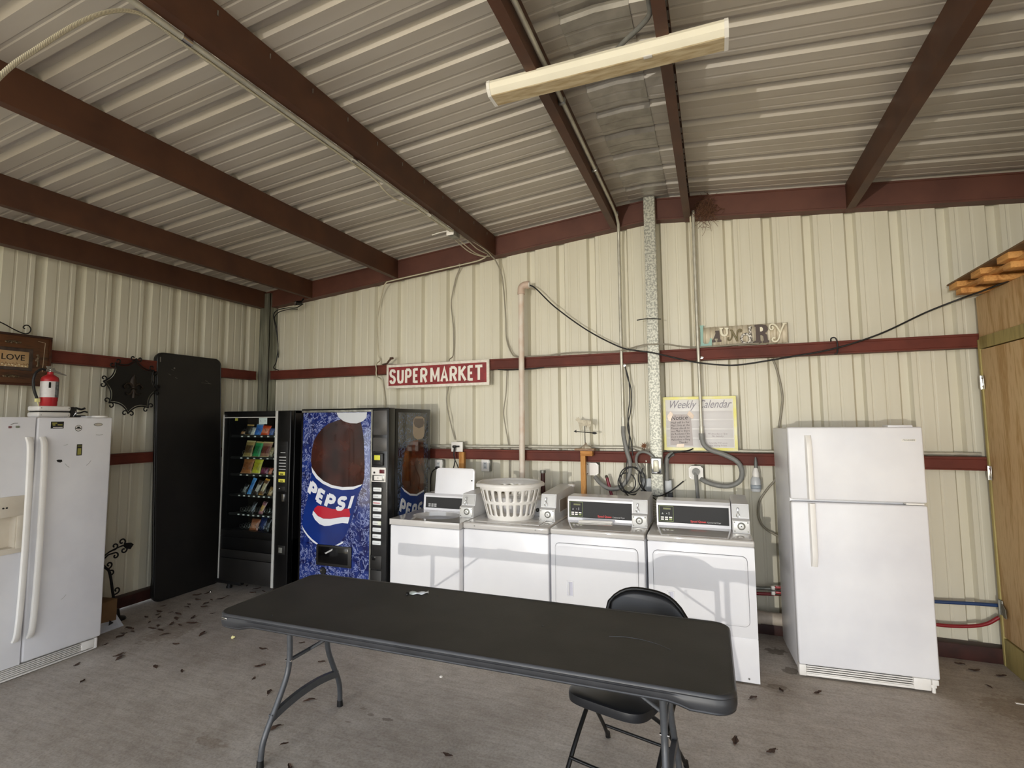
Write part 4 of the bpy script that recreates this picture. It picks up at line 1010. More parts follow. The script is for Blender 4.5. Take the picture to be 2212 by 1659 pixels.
# ================================================================== SODA VENDING MACHINE
def pepsi_art(name, c_deep, c_mid, c_light):
    m = bpy.data.materials.new(name); m.use_nodes = True
    n = m.node_tree.nodes; l = m.node_tree.links; b = n['Principled BSDF']; b.inputs['Roughness'].default_value = .12; b.inputs['Coat Weight'].default_value = .6; b.inputs['Coat Roughness'].default_value = .03
    tc = n.new('ShaderNodeTexCoord')
    n1 = n.new('ShaderNodeTexNoise'); n1.inputs['Scale'].default_value = 7; n1.inputs['Detail'].default_value = 4; n1.inputs['Distortion'].default_value = 1.0; l.new(tc.outputs['Object'], n1.inputs['Vector'])
    n2 = n.new('ShaderNodeTexNoise'); n2.inputs['Scale'].default_value = 9; n2.inputs['Detail'].default_value = 5; n2.inputs['Distortion'].default_value = 3.0; l.new(tc.outputs['Object'], n2.inputs['Vector'])
    r1 = n.new('ShaderNodeValToRGB'); e = r1.color_ramp.elements; e[0].position = .38; e[0].color = lin(c_deep); e[1].position = .62; e[1].color = lin(c_mid); l.new(n1.outputs[0], r1.inputs[0])
    r2 = n.new('ShaderNodeValToRGB'); e = r2.color_ramp.elements; e[0].position = .50; e[0].color = (0, 0, 0, 1); e[1].position = .545; e[1].color = (1, 1, 1, 1)
    e2 = r2.color_ramp.elements.new(.60); e2.color = (0, 0, 0, 1); l.new(n2.outputs[0], r2.inputs[0])
    mx = n.new('ShaderNodeMix'); mx.data_type = 'RGBA'; l.new(r2.outputs[0], mx.inputs[0]); l.new(r1.outputs[0], mx.inputs[6]); mx.inputs[7].default_value = lin(c_light); l.new(mx.outputs[2], b.inputs['Base Color'])
    return m
ART = pepsi_art('splashing_water_print', '#0c1550', '#26397f', '#8f9bc8')
def gl(name, c, r=.12, **k): return mat(name, c, r, coat=.6, **k)
COLA = gl('cola_print', '#4a241a', col2='#1e0d0a', scale=5, detail=6)
BLUE = gl('label_blue_print', '#10307f', col2='#0c266c', scale=4)
WPR = gl('white_print', '#e6e9ee', var=.04, scale=9)
RPR = gl('red_globe_print', '#c02236', var=.1, scale=6)
CAPP = gl('cap_print', '#c9cdd2', var=.08, scale=5)
def soda_machine():
    t = thing('soda_vending_machine', 'blue soda vending machine with a big bottle picture, between the snack machine and the washers', 'vending machine', (2.06, -.5, 0))
    x0, x1, yf, yb, zt = 1.572, 2.558, -.955, -.20, 1.84
    b = MB(); b.box((x0+.01, yf+.115, .05), (x1-.004, yb, zt-.004), .008); cab = b.build('cabinet', VBLACK, t)
    for lx in (x0+.08, x1-.08):
        for ly in (yf+.18, yb-.08):
            b = MB(); b.cyl((lx, ly, 0), (lx, ly, .055), .025, 12); b.build('leg', BLACKP, t)
    b = MB(); b.box((x0, yf, .06), (x1, yf+.105, zt), .010, seg=3); d = b.build('door', VBLACK, t)
    Y = yf-.001
    b = MB(); b.box((x0+.030, Y-.004, .085), (2.372, Y, 1.805), .004); art = b.build('picture_panel', ART, d)
    b = MB(); b.box((2.374, Y-.008, .07), (2.390, Y, 1.825), .003); b.box((x0+.012, Y-.006, 1.806), (2.38, Y, 1.826), .002); b.build('panel_frame', GALVD, d)
    y1 = Y-.0045
    def layer(pts, mi, e, b): b.prism([(px, y1-e, pz) for px, pz in pts], (0, .0012, 0), mi)
    cola = [(1.831, 1.657), (1.78, 1.605), (1.736, 1.542), (1.712, 1.448), (1.706, 1.354), (1.724, 1.271), (1.778, 1.206), (1.857, 1.162), (1.96, 1.136), (2.098, 1.126), (2.22, 1.138), (2.293, 1.156), (2.310, 1.22), (2.313, 1.316), (2.308, 1.415), (2.298, 1.556), (2.282, 1.65), (2.26, 1.72), (2.20, 1.76), (2.10, 1.76), (2.04, 1.74), (1.97, 1.72), (1.90, 1.70)]
    cap = [(1.991, 1.803), (2.014, 1.76), (2.072, 1.723), (2.147, 1.704), (2.221, 1.702), (2.288, 1.722), (2.324, 1.757), (2.329, 1.802)]
    label = [(1.717, 1.282), (1.778, 1.206), (1.857, 1.16), (1.96, 1.131), (2.098, 1.123), (2.22, 1.136), (2.298, 1.161), (2.246, 1.058), (2.212, 0.938), (2.178, 0.827), (2.143, 0.746), (2.096, 0.674), (2.041, 0.618), (1.973, 0.6), (1.885, 0.596), (1.809, 0.6), (1.717, 0.646), (1.656, 0.703), (1.621, 0.772), (1.637, 0.876), (1.679, 1.012), (1.711, 1.168)]
    arct = [(1.713, 1.302), (1.727, 1.246), (1.772, 1.195), (1.845, 1.15), (1.948, 1.115), (2.074, 1.1), (2.196, 1.11), (2.275, 1.143), (2.292, 1.16), (2.196, 1.135), (2.073, 1.125), (1.96, 1.138), (1.857, 1.173), (1.784, 1.222), (1.737, 1.272)]
    arcl = [(1.615, 0.756), (1.643, 0.702), (1.697, 0.65), (1.757, 0.61), (1.809, 0.59), (1.808, 0.604), (1.743, 0.638), (1.69, 0.676), (1.642, 0.724)]
    arcr = [(2.005, 0.601), (2.042, 0.604), (2.091, 0.629), (2.096, 0.646), (2.054, 0.626)]
    red = [(1.761, 0.918), (1.799, 0.946), (1.876, 0.94), (1.965, 0.924), (2.053, 0.929), (2.151, 0.939), (2.165, 0.886), (2.159, 0.863), (2.091, 0.861), (2.017, 0.849), (1.942, 0.835), (1.866, 0.833), (1.801, 0.854), (1.755, 0.892)]
    white = [(1.746, 0.897), (1.801, 0.852), (1.866, 0.831), (1.942, 0.833), (2.017, 0.847), (2.091, 0.859), (2.159, 0.862), (2.142, 0.805), (2.08, 0.806), (2.006, 0.792), (1.944, 0.774), (1.881, 0.766), (1.823, 0.78), (1.77, 0.817), (1.739, 0.861)]
    b = MB(); layer(cola, 0, 0, b); layer(cap, 3, .0006, b); layer(label, 1, .0005, b); layer(arct, 2, .001, b); layer(arcl, 2, .001, b); layer(arcr, 2, .001, b); layer(red, 4, .001, b); layer(white, 2, .001, b)
    # slanted block lettering on a sagging baseline
    def pm(x, y):
        X_ = 1.671+x; return (X_+.34*y, y1-.001, .912+1.15*(X_-2.03)**2+y*(1-.15*(2.03-X_)))
    block_letters(b, [('P', 0, .088), ('E', .094, .184), ('P', .196, .300), ('S', .318, .428), ('I', .462, .498)], .132, .034, pm, (0, -.0014, 0), 2)
    b.build('bottle_picture', [COLA, BLUE, WPR, CAPP, RPR], art, angle=20)
    b = MB(); b.box((1.800, Y-.016, .415), (2.190, Y-.004, .600), .008, mi=0); b.box((1.825, Y-.0175, .44), (2.155, Y-.012, .585), .003, mi=1); b.prism([(1.90, Y-.018, .53), (1.99, Y-.018, .575), (1.985, Y-.018, .558), (1.915, Y-.018, .522)], (0, -.0015, 0), 2)
    b.build('delivery_chute', [VDARK, BLACKG, GREYP], d)
    b = MB(); b.lathe([(0, 0), (.035, 0), (.030, -.008), (0, -.008)], (1.875, Y-.004, .365), 20, axis='y', mi=0); b.lathe([(0, -.008), (.010, -.008), (.009, -.016), (0, -.016)], (1.862, Y-.004, .372), 14, axis='y', mi=1); b.build('door_lock', [BLACKP, CHROME], d)
    b = MB(); b.lathe([(0, 0), (.009, 0), (.008, -.008), (0, -.008)], (1.795, Y-.004, .47), 14, axis='y'); b.build('screw_cap', CHROME, d)
    # control column
    b = MB(); b.box((2.396, Y-.008, .07), (2.552, Y, 1.826), .004); c = b.build('control_column', mat('dark_smoked_panel', '#2c2c2c', .25, col2='#1b1b1c', scale=5), d)
    Z = Y-.009
    b = MB(); b.box((2.400, Z-.002, 1.60), (2.545, Z, 1.815), .002, mi=0); b.box((2.402, Z-.002, 1.455), (2.545, Z, 1.575), .002, mi=0); b.build('bill_cover', mat('brushed_dark_panel', '#5a5856', .35, .4, var=.3, scale=8), c)
    b = MB(); b.box((2.416, Z-.020, 1.33), (2.518, Z, 1.438), .006, mi=0); b.box((2.431, Z-.022, 1.379), (2.492, Z-.019, 1.421), .001, mi=1); b.box((2.43, Z-.026, 1.345), (2.50, Z-.018, 1.36), .002, mi=0); b.build('bill_slot', [BLACKP, mat('yellow_sticker', '#e2e04a', .5, var=.15)], c)
    b = MB(); b.box((2.394, Z-.006, 1.187), (2.542, Z, 1.314), .004, mi=0); b.box((2.404, Z-.010, 1.195), (2.528, Z-.005, 1.248), .003, mi=1); b.box((2.425, Z-.0115, 1.203), (2.508, Z-.009, 1.240), .002, mi=0); b.box((2.478, Z-.008, 1.262), (2.530, Z-.005, 1.295), .001, mi=2); b.cyl((2.425, Z-.006, 1.268), (2.425, Z-.012, 1.268), .009, 12, mi=3); b.text('B', .016, (2.467, Z-.0115, 1.222), ext=.0005, mi=3)
    b.build('coin_plate', [PLASTW, STEELG, mat('maroon_window', '#5a1a22', .3, var=.2), BLACKP], c)
    bp_ = mat('soda_button_white', '#e8ecec', .25, var=.06, scale=12); by_ = mat('soda_button_lime', '#dfe6a8', .3, col2='#e8ecec', scale=9)
    for k, z in enumerate((1.121, 1.062, 1.006, .949, .891, .831, .774, .718, .662)):
        b = MB(); b.box((2.415, Z-.012, z-.018), (2.503, Z, z+.018), .006, mi=0); b.box((2.422, Z-.014, z-.004), (2.470 if k % 2 else 2.49, Z-.011, z+.002), mi=1)
        b.build('selection_button', [by_ if k == 5 else bp_, GREYP if k != 2 else RPR], c)
    b = MB(); b.box((2.39, Z-.004, .44), (2.508, Z, .55), .003, mi=0); b.box((2.408, Z-.006, .510), (2.445, Z-.003, .542), .002, mi=1); b.build('coin_return', [VDARK, BLACKG], c)
    b = MB(); b.box((2.39, Z-.004, .12), (2.508, Z, .425), .003); b.build('lower_panel', VDARK, c)
    # picture on the right side of the cabinet
    xs = x1-.0035
    b = MB(); b.prism([(xs, -.80, .30), (xs, -.80, 1.80), (xs, -.255, 1.80), (xs, -.255, .30)], (.002, 0, 0), 0); sp = b.build('side_picture', [pepsi_art('dark_water_print', '#101318', '#1c2330', '#5a6c8c')], cab, angle=20)
    b = MB(); lay = lambda pts, mi, e: b.prism([(xs+.002+e, py, pz) for py, pz in pts], (.0010, 0, 0), mi)
    lay([(-.544, 1.70), (-.530, 1.745), (-.49, 1.765), (-.38, 1.765), (-.335, 1.745), (-.330, 1.60), (-.345, 1.565), (-.373, 1.549), (-.458, 1.541), (-.515, 1.560), (-.545, 1.60)], 3, .0)
    lay([(-.535, 1.70), (-.52, 1.745), (-.36, 1.745), (-.34, 1.70), (-.36, 1.665), (-.44, 1.65), (-.51, 1.668)], 5, .0010)
    lay([(-.639, 1.495), (-.54, 1.535), (-.352, 1.537), (-.331, 1.284), (-.335, 1.046), (-.43, 1.015), (-.593, 1.035), (-.69, 1.089), (-.73, 1.174), (-.723, 1.315), (-.686, 1.425)], 0, 0)
    lay([(-.747, 1.126), (-.69, 1.078), (-.593, 1.03), (-.472, 1.011), (-.335, 1.04), (-.30, .70), (-.35, .62), (-.50, .57), (-.66, .62), (-.75, .74), (-.77, .90)], 1, .0005)
    lay([(-.747, 1.126), (-.69, 1.073), (-.593, 1.025), (-.471, 1.004), (-.335, 1.029), (-.335, 1.046), (-.472, 1.022), (-.593, 1.041), (-.681, 1.087)], 2, .0012)
    block_letters(b, [('P', 0, .085), ('E', .10, .185), ('P', .20, .285), ('S', .30, .385), ('I', .41, .438)], .125, .028, lambda x, y: (xs+.0035, -.775+x+.3*y, .855+y-.04*x/.2+.05*((x-.2)/.2)**2), (.0012, 0, 0), 2)
    b.build('side_bottle_picture', [gl('side_cola_print', '#6a3418', col2='#35180c', scale=9), gl('side_blue_print', '#173b86', var=.2), WPR, mat('tan_print', '#b9a893', .4, var=.1), RPR, mat('grey_brown_print', '#7a6e68', .4, var=.2)], sp, angle=20)
soda_machine()

# ================================================================== PLYWOOD CLOSET AND PALLET
def closet():
    t = thing('plywood_closet', 'tall plywood storage closet with a hinged door at the right edge', 'closet', (7.8, -1.3, 0))
    X = 7.06
    b = MB(); b.box((X+.04, -2.6, 0.0), (8.9, -.11, 2.60)); b.build('closet_body', PLY, t)
    b = MB(); b.box((X, -2.6, 2.235), (X+.04, -.105, 2.60), .002); b.build('upper_panel', PLY, t)
    b = MB(); b.box((X-.012, -.130, .0), (X+.04, -.100, 2.285), .003); b.build('corner_post', TREATED, t)
    b = MB(); b.box((X-.012, -2.6, 2.215), (X+.04, -.131, 2.300), .003); b.build('header_board', TREATED, t)
    b = MB(); b.box((X-.006, -1.35, .20), (X+.038, -.135, 2.208), .003); dr = b.build('door', PLY, t)
    b = MB(); b.box((X-.010, -2.6, .0), (X+.04, -.131, .19), .003); b.build('base_board', TREATED, t)
    b = MB(); b.box((X-.006, -2.6, .20), (X+.04, -1.36, 2.208), .003); b.build('side_panel', PLY, t)
    for z in (1.97, 1.325, .40):
        b = MB(); b.box((X-.017, -.165, z-.05), (X-.010, -.108, z+.05), .002, mi=0); b.cyl((X-.020, -.133, z-.05), (X-.020, -.133, z+.05), .007, 10, mi=0)
        for k in (-.03, .03): b.cyl((X-.018, -.153, z+k), (X-.0205, -.153, z+k), .005, 8, mi=0)
        b.build('hinge', CHROME if z > .5 else GALVD, dr if z > 0 else t)
closet()
def pallet():
    t = thing('wooden_pallet', 'pine pallet lying on top of the plywood closet', 'pallet', (7.7, -1.0, 2.602))
    for k in range(7):
        b = MB(); y = -.22-.34*k; b.box((6.905, y-.09, 2.602), (8.4, y, 2.640), .003); b.build('bottom_slat', PINE, t)
    for x in (6.94, 7.6, 8.3):
        b = MB(); b.box((x, -2.4, 2.640), (x+.04, -.14, 2.66), .003); b.build('stringer', PINE, t)
    for k in range(7):
        b = MB(); y = -.125-.36*k; b.box((6.90, y-.14, 2.66), (8.4, y, 2.70), .003); b.build('deck_board', PINE, t)
    b = MB(); b.box((6.895, -2.45, 2.70), (8.4, -.10, 2.712), .002); b.build('top_sheet', mat('weathered_plywood_sheet', '#8a6a44', .8, col2='#5c4630', scale=5), t)
pallet()

# ================================================================== LAUNDRY WALL FITTINGS
def sign_market():
    t = thing('wall_sign', 'long red sign with white block letters hung on the upper wall rail', 'sign', (2.57, -.105, 2.07))
    u = Vector((1.0, 0, .004)); 
    b = MB(); b.box((1.967, -.128, 2.072), (3.172, -.104, 2.328), .003, rot=(0, -.004, 0)); bo = b.build('board', mat('sign_white_paint', '#efe9dd', .5, col2='#ddd5c6', scale=30), t)
    b = MB(); b.box((1.995, -.130, 2.100), (3.144, -.127, 2.300), rot=(0, -.004, 0)); b.build('red_field', mat('sign_red_paint', '#98282c', .55, col2='#7c2226', scale=14), bo)
    b = MB(); CX = lambda c: 1.967+(c-180)*1.205/698
    block_letters(b, [(ch, CX(p)+.006, CX(q)+.006) for ch, p, q in (('S', 198, 248), ('U', 256, 304), ('P', 313, 360), ('E', 369, 411), ('R', 420, 470), ('M', 490, 553), ('A', 558, 612), ('R', 620, 670), ('K', 678, 733), ('E', 738, 780), ('T', 783, 838))], .158, .027, lambda x, y: (x, -.1302, 2.120+y+.004*(x-2.57)), (0, -.0022, 0))
    b.build('lettering', mat('sign_letters_white', '#f2ede2', .5, var=.04), bo)
sign_market()
def laundry_sign():
    t = thing('laundry_sign', 'small corrugated-metal sign with mismatched letters standing on the upper wall rail', 'sign', (5.49, -.06, 2.334))
    b = MB(); n = 96
    def f(u, v): x = 5.150+.680*u; return (x, -.062+.006*math.sin(u*2*PI*16), 2.345+(2.515-2.345)*v+.0)
    b.grid(f, n*2, 2); bd = b.build('corrugated_board', mat('weathered_corrugated_metal', '#e4dac4', .5, .0, col2='#c2b69e', scale=7, stretch=(6, 1, 1)), t, solid=.002)
    def letter(ch, size, x, z, m, bold=.003, sx=None, shear=0):
        b = MB(); b.text(ch, size, (x, -.076, z), (1, 0, 0), (0, 0, 1), .007, bold, shear, 'CENTER', sx, mi=0, res=4); return b.build('letter', m, t, angle=30)
    aqua = mat('aqua_paint', '#9cc4ba', .5, var=.06); dk = mat('dark_brown_paint', '#4a3830', .5, var=.1); iv = mat('ivory_paint', '#f0ead2', .5, var=.04); ol = mat('olive_brown_paint', '#857a5a', .5, var=.1); zb_ = mat('speckled_grey_white', '#e9e4da', .5, col2='#5a544c', scale=70, ramp=(.45, .52))
    Lp = [(5.149, 2.534), (5.188, 2.531), (5.178, 2.522), (5.173, 2.385), (5.182, 2.370), (5.213, 2.370), (5.228, 2.392), (5.230, 2.414), (5.246, 2.414), (5.243, 2.349), (5.148, 2.347), (5.143, 2.355), (5.152, 2.365), (5.154, 2.52)]
    b = MB(); b.prism([(x, -.085, z) for x, z in Lp], (0, .012, 0)); b.build('letter', aqua, t, angle=20)
    Ap = [(5.276, 2.478), (5.306, 2.478), (5.312, 2.402), (5.321, 2.394), (5.321, 2.380), (5.288, 2.380), (5.288, 2.392), (5.293, 2.398), (5.291, 2.412), (5.270, 2.412), (5.267, 2.398), (5.274, 2.392), (5.274, 2.380), (5.246, 2.380), (5.246, 2.394), (5.255, 2.402), (5.280, 2.466), (5.272, 2.468)]
    b = MB(); b.prism([(x, -.085, z) for x, z in Ap], (0, .012, 0)); b.build('letter', dk, t, angle=20)
    Up = [(5.309, 2.5), (5.337, 2.5), (5.337, 2.491), (5.328, 2.486), (5.332, 2.452), (5.342, 2.439), (5.354, 2.439), (5.362, 2.454), (5.359, 2.484), (5.350, 2.490), (5.350, 2.498), (5.381, 2.498), (5.381, 2.488), (5.374, 2.482), (5.375, 2.449), (5.365, 2.429), (5.344, 2.422), (5.323, 2.432), (5.314, 2.453), (5.315, 2.487), (5.309, 2.491)]
    b = MB(); b.prism([(x, -.088, z) for x, z in Up], (0, .012, 0)); b.build('letter', iv, t, angle=20)
    b = MB()
    b.tube([(5.392, -.078, 2.476), (5.405, -.078, 2.474), (5.408, -.078, 2.46), (5.403, -.078, 2.415), (5.392, -.078, 2.393), (5.375, -.078, 2.392), (5.372, -.078, 2.408), (5.382, -.078, 2.412)], .006, 8, smooth=4)
    b.tube([(5.406, -.078, 2.468), (5.425, -.078, 2.43), (5.446, -.078, 2.378)], .008, 8, smooth=3); b.tube([(5.446, -.078, 2.378), (5.447, -.078, 2.44), (5.453, -.078, 2.468), (5.470, -.078, 2.478), (5.481, -.078, 2.468), (5.474, -.078, 2.456), (5.465, -.078, 2.464)], .006, 8, smooth=4); b.build('letter', ol, t, angle=60)
    b = MB(); C_ = [(5.512, 2.400)]; 
    b.tube([(5.512+.034*math.cos(a), -.080, 2.395+.042*math.sin(a)) for a in [2*PI*k/24 for k in range(24)]], .014, 8, closed=True, flat=.6); b.tube([(5.566, -.080, 2.352), (5.556, -.080, 2.36), (5.552, -.080, 2.40), (5.550, -.080, 2.45), (5.545, -.080, 2.486), (5.560, -.080, 2.490)], .015, 8, smooth=4, flat=.6); b.build('letter', zb_, t, angle=60)
    Rp = [(5.583, 2.508), (5.640, 2.508), (5.668, 2.500), (5.680, 2.480), (5.680, 2.458), (5.668, 2.440), (5.656, 2.434), (5.672, 2.418), (5.676, 2.372), (5.688, 2.368), (5.688, 2.352), (5.640, 2.352), (5.640, 2.366), (5.648, 2.372), (5.645, 2.410), (5.634, 2.420), (5.622, 2.420), (5.622, 2.372), (5.630, 2.366), (5.630, 2.352), (5.575, 2.352), (5.575, 2.368), (5.588, 2.374), (5.590, 2.490), (5.583, 2.494)]
    b = MB(); b.prism([(x, -.085, z) for x, z in Rp], (0, .012, 0), 0); b.prism([(5.622, -.0865, 2.485), (5.636, -.0865, 2.485), (5.645, -.0865, 2.474), (5.645, -.0865, 2.456), (5.636, -.0865, 2.448), (5.622, -.0865, 2.448)], (0, .002, 0), 1); b.build('letter', [dk, iv], t, angle=20)
    b = MB(); b.tube([(5.712, -.080, 2.486), (5.722, -.080, 2.478), (5.718, -.080, 2.462), (5.704, -.080, 2.460), (5.695, -.080, 2.475), (5.700, -.080, 2.498), (5.722, -.080, 2.504), (5.745, -.080, 2.488), (5.762, -.080, 2.455), (5.772, -.080, 2.430)], .0085, 8, smooth=4); b.tube([(5.808, -.080, 2.506), (5.790, -.080, 2.47), (5.772, -.080, 2.425), (5.762, -.080, 2.385), (5.745, -.080, 2.360), (5.722, -.080, 2.358), (5.712, -.080, 2.375), (5.722, -.080, 2.390), (5.734, -.080, 2.384)], .0085, 8, smooth=4); b.tube([(5.792, -.080, 2.502), (5.822, -.080, 2.504)], .007, 8); b.build('letter', iv, t, angle=60)
laundry_sign()
def calendar():
    t = thing('weekly_calendar_board', 'yellow-framed weekly calendar board leaning on the lower wall rail beside the centre post', 'notice board', (5.11, -.06, 1.437))
    x0, x1, z0, z1, y = 4.818, 5.415, 1.452, 1.916, -.075
    b = MB(); b.box((x0, y, z0), (x1, y+.012, z1), .003); bo = b.build('board', mat('calendar_white', '#efedea', .4, col2='#e4e2e0', scale=6), t)
    b = MB(); f = .024
    for lo, hi in (((x0, y-.006, z0), (x1, y+.001, z0+f)), ((x0, y-.006, z1-f), (x1, y+.001, z1)), ((x0, y-.006, z0+f), (x0+f, y+.001, z1-f)), ((x1-f, y-.006, z0+f), (x1, y+.001, z1-f))): b.box(lo, hi, .002)
    b.build('yellow_frame', mat('pale_yellow_paint', '#f7f08a', .5, col2='#fbf8cc', scale=8), bo)
    GP = mat('calendar_grey_cell', '#dcd9d8', .5, var=.04, scale=9)
    for k in range(4):
        za = 1.790-.079*k; b = MB(); b.box((5.135, y-.002, za-.070), (x1-f-.006, y+.0005, za), .001); b.build('day_row', GP, bo)
    for k in range(4):
        za = 1.790-.079*k; b = MB(); b.box((x0+f+.004, y-.002, za-.070), (5.122, y+.0005, za), .001); b.build('day_row', GP, bo)
    b = MB(); b.text('Weekly Calendar', .085, (5.115, y-.002, 1.846), (1, 0, 0), (0, 0, 1), .0012, 0, .45, 'CENTER', .500, lambda x, yy: (x, yy*1.15), res=3); b.build('heading', mat('grey_script', '#8f8b93', .5, var=.05), bo)
    for k, (zz, tx) in enumerate(((1.585, 'Wednesday at 7pm\nNo laundry'), (1.507, 'Saturday 9-5 open\nlate drying hours'))):
        b = MB(); b.text(tx, .020, (5.26, y-.003, zz), ext=.0006, res=1, shear=.2); b.build('faint_writing', mat('faint_ink', '#a79a9c', .6, var=.1), bo)
    n_ = thing('paper_notice', 'handwritten grey paper notice taped over the left half of the calendar board', 'notice', (5.0, -.085, 1.50))
    b = MB(); b.prism([(4.874, y-.0035, 1.498), (5.062, y-.0035, 1.492), (5.050, y-.0045, 1.762), (4.880, y-.0045, 1.764)], (0, -.0008, 0)); sh = b.build('paper_sheet', mat('grey_pink_paper', '#c6bdbb', .7, var=.05, scale=20), n_, angle=20)
    INK = mat('dark_ink', '#3a3434', .6, var=.05)
    b = MB(); b.text('Notice', .055, (4.955, y-.0055, 1.732), (1, 0, .05), (0, 0, 1), .0008, 0, .1, 'CENTER', .135, mi=0, res=3)
    for k, ln in enumerate(('Mail will be for', 'Mail Slots at the', 'Please check to', 'see Mail is there', 'the Residents of the', 'Door is shut to Save', 'Mail is there or Being', 'Thanks')):
        b.text(ln, .026, (4.960+(.02 if k == 7 else 0), y-.0050, 1.692-.0245*k), (1, 0, .04), (0, 0, 1), .0006, 0, .15, 'CENTER', (.155 if k not in (7,) else .07), mi=0, res=1)
    b.build('handwriting', INK, sh)
    TP = mat('brown_tape', '#d3b79a', .25, var=.15, scale=30)
    for P in ([(4.855, 1.752), (4.885, 1.792), (4.905, 1.765), (4.880, 1.70), (4.862, 1.715)], [(5.02, 1.762), (5.04, 1.795), (5.078, 1.752), (5.066, 1.724), (5.045, 1.735)], [(4.92, 1.482), (4.93, 1.505), (4.99, 1.508), (4.985, 1.478)]):
        b = MB(); b.prism([(px, y-.0062, pz) for px, pz in P], (0, -.0006, 0)); b.build('tape', TP, sh, angle=20)
calendar()

# outlet boxes ---------------------------------------------------------------
def outlet(x, z, y, label, style, group=None):
    t = thing('outlet_box', label, 'outlet', (x, y, z), 0, group, world=False)
    if style == 'square':
        b = MB(); b.box((-.062, -.045, -.047), (.062, .0, .047), .004); bx = b.build('box_body', GALVD, t)
        b = MB(); b.box((-.064, -.052, -.049), (.064, -.045, .049), .005); b.build('cover_plate', PLASTW, t)
    elif style == 'octagon':
        s, c = .058, .020; P = [(-s+c, -s), (s-c, -s), (s, -s+c), (s, s-c), (s-c, s), (-s+c, s), (-s, s-c), (-s, -s+c)]
        b = MB(); b.prism([(px, 0, pz) for px, pz in P], (0, -.045, 0)); bx = b.build('box_body', GALVD, t, angle=20)
        b = MB(); b.prism([(px, -.045, pz) for px, pz in P], (0, -.006, 0), 0)
        for sx in (-.045, .045):
            for sz in (-.045, .045): b.lathe([(0, 0), (.006, 0), (.004, -.003), (0, -.003)], (sx*.95, -.051, sz*.95), 10, axis='y', mi=1)
        b.build('cover_plate', [PLASTW, CHROME], t, angle=20)
    else:
        b = MB(); b.box((-.042, -.045, -.058), (.050, .0, .058), .006); b.build('box_body', GALVD, t)
        b = MB(); b.box((-.044, -.052, -.060), (.030 if style == 'switch' else .040, -.045, .060), .005); p = b.build('cover_plate', PLASTW, t)
        b = MB(); b.box((-.020, -.055, -.034), (.016, -.051, .034), .003, mi=0)
        for zz in (-.018, .018): b.box((-.010, -.0565, zz-.006), (-.007, -.0545, zz+.006), mi=1); b.box((.003, -.0565, zz-.006), (.006, -.0545, zz+.006), mi=1)
        b.build('receptacle', [mat('receptacle_grey', '#c4c8ca', .4, var=.05), BLACKP], p)
    return t
o1 = outlet(2.815, 1.458, -.075, 'square outlet box with a black plug, on a stake above the raised washer lid', 'square')
outlet(2.572, 1.262, -.012, 'white wall outlet with a black plug, right beside the soda machine', 'duplex')
outlet(3.100, 1.275, -.012, 'white wall outlet without plug, between the raised washer lid and the basket', 'duplex')
outlet(4.175, 1.268, -.012, 'octagonal dryer outlet box just right of the wooden post with the cow vane', 'octagon')
outlet(5.075, 1.262, -.020, 'octagonal dryer outlet box under the weekly calendar, with a thick grey plug', 'octagon')
b = MB(); b.box((2.780, -.165, 1.448), (2.815, -.128, 1.474), .008); b.box((2.805, -.160, 1.455), (2.85, -.135, 1.471), .006); b.tube([(2.796, -.150, 1.450), (2.792, -.150, 1.38), (2.80, -.14, 1.32), (2.77, -.13, 1.22), (2.73, -.13, 1.13), (2.70, -.2, 1.02)], .006, 8, smooth=4)
b.tube([(2.81, -.155, 1.45), (2.80, -.16, 1.36), (2.835, -.15, 1.27), (2.84, -.145, 1.2), (2.82, -.15, 1.05)], .005, 8, smooth=4)
tag(b.build('power_cord', BLACKP, loc=(2.8, -.15, 1.3), angle=60), 'black plugs and cords hanging from the square outlet box above the raised washer lid', 'cord')
b = MB(); b.box((2.552, -.105, 1.228), (2.59, -.066, 1.252), .006); b.tube([(2.565, -.09, 1.235), (2.52, -.10, 1.20), (2.505, -.11, 1.10), (2.52, -.12, .9), (2.60, -.13, .6)], .005, 8, smooth=4)
tag(b.build('power_cord', BLACKP, loc=(2.57, -.09, 1.24), angle=60), 'black plug and cord of the outlet beside the soda machine', 'cord')
# thick dryer cord under the calendar
b = MB(); b.tube([(5.075, -.085, 1.275), (5.077, -.100, 1.25), (5.078, -.095, 1.18), (5.085, -.10, 1.05), (5.09, -.22, .98), (5.09, -.33, .90)], .019, 10, smooth=4, flat=.6); b.cyl((5.075, -.071, 1.272), (5.075, -.11, 1.272), .030, 14)
tag(b.build('dryer_cord', FLEX, loc=(5.075, -.09, 1.2), angle=60), 'thick grey cord plugged in below the calendar and dropping behind the right dryer', 'cord')

# wooden stakes
b = MB(); b.box((2.848, -.150, 1.10), (2.902, -.102, 1.408), .003); tag(b.build('wooden_stake', PINEV, loc=(2.875, -.125, 1.1)), 'short wooden stake under the square outlet box', 'stake')
t = thing('wooden_post', 'wooden post with a small cross block on top, carrying the cow weather vane', 'post', (4.12, -.15, .0))
b = MB(); b.box((4.095, -.185, .02), (4.140, -.140, 1.395), .003); b.build('upright', PINEV, t)
b = MB(); b.box((4.095, -.190, 1.395), (4.205, -.120, 1.440), .003); b.build('cross_block', wood('pine_block', '#cf9450', '#a66c2e', 'x', 6.0), t)
b = MB(); b.box((4.045, -.205, 1.4405), (4.225, -.110, 1.462), .004); b.build('cap_board', wood('weathered_board', '#b59c80', '#6e4a38', 'x', 6.0), t)
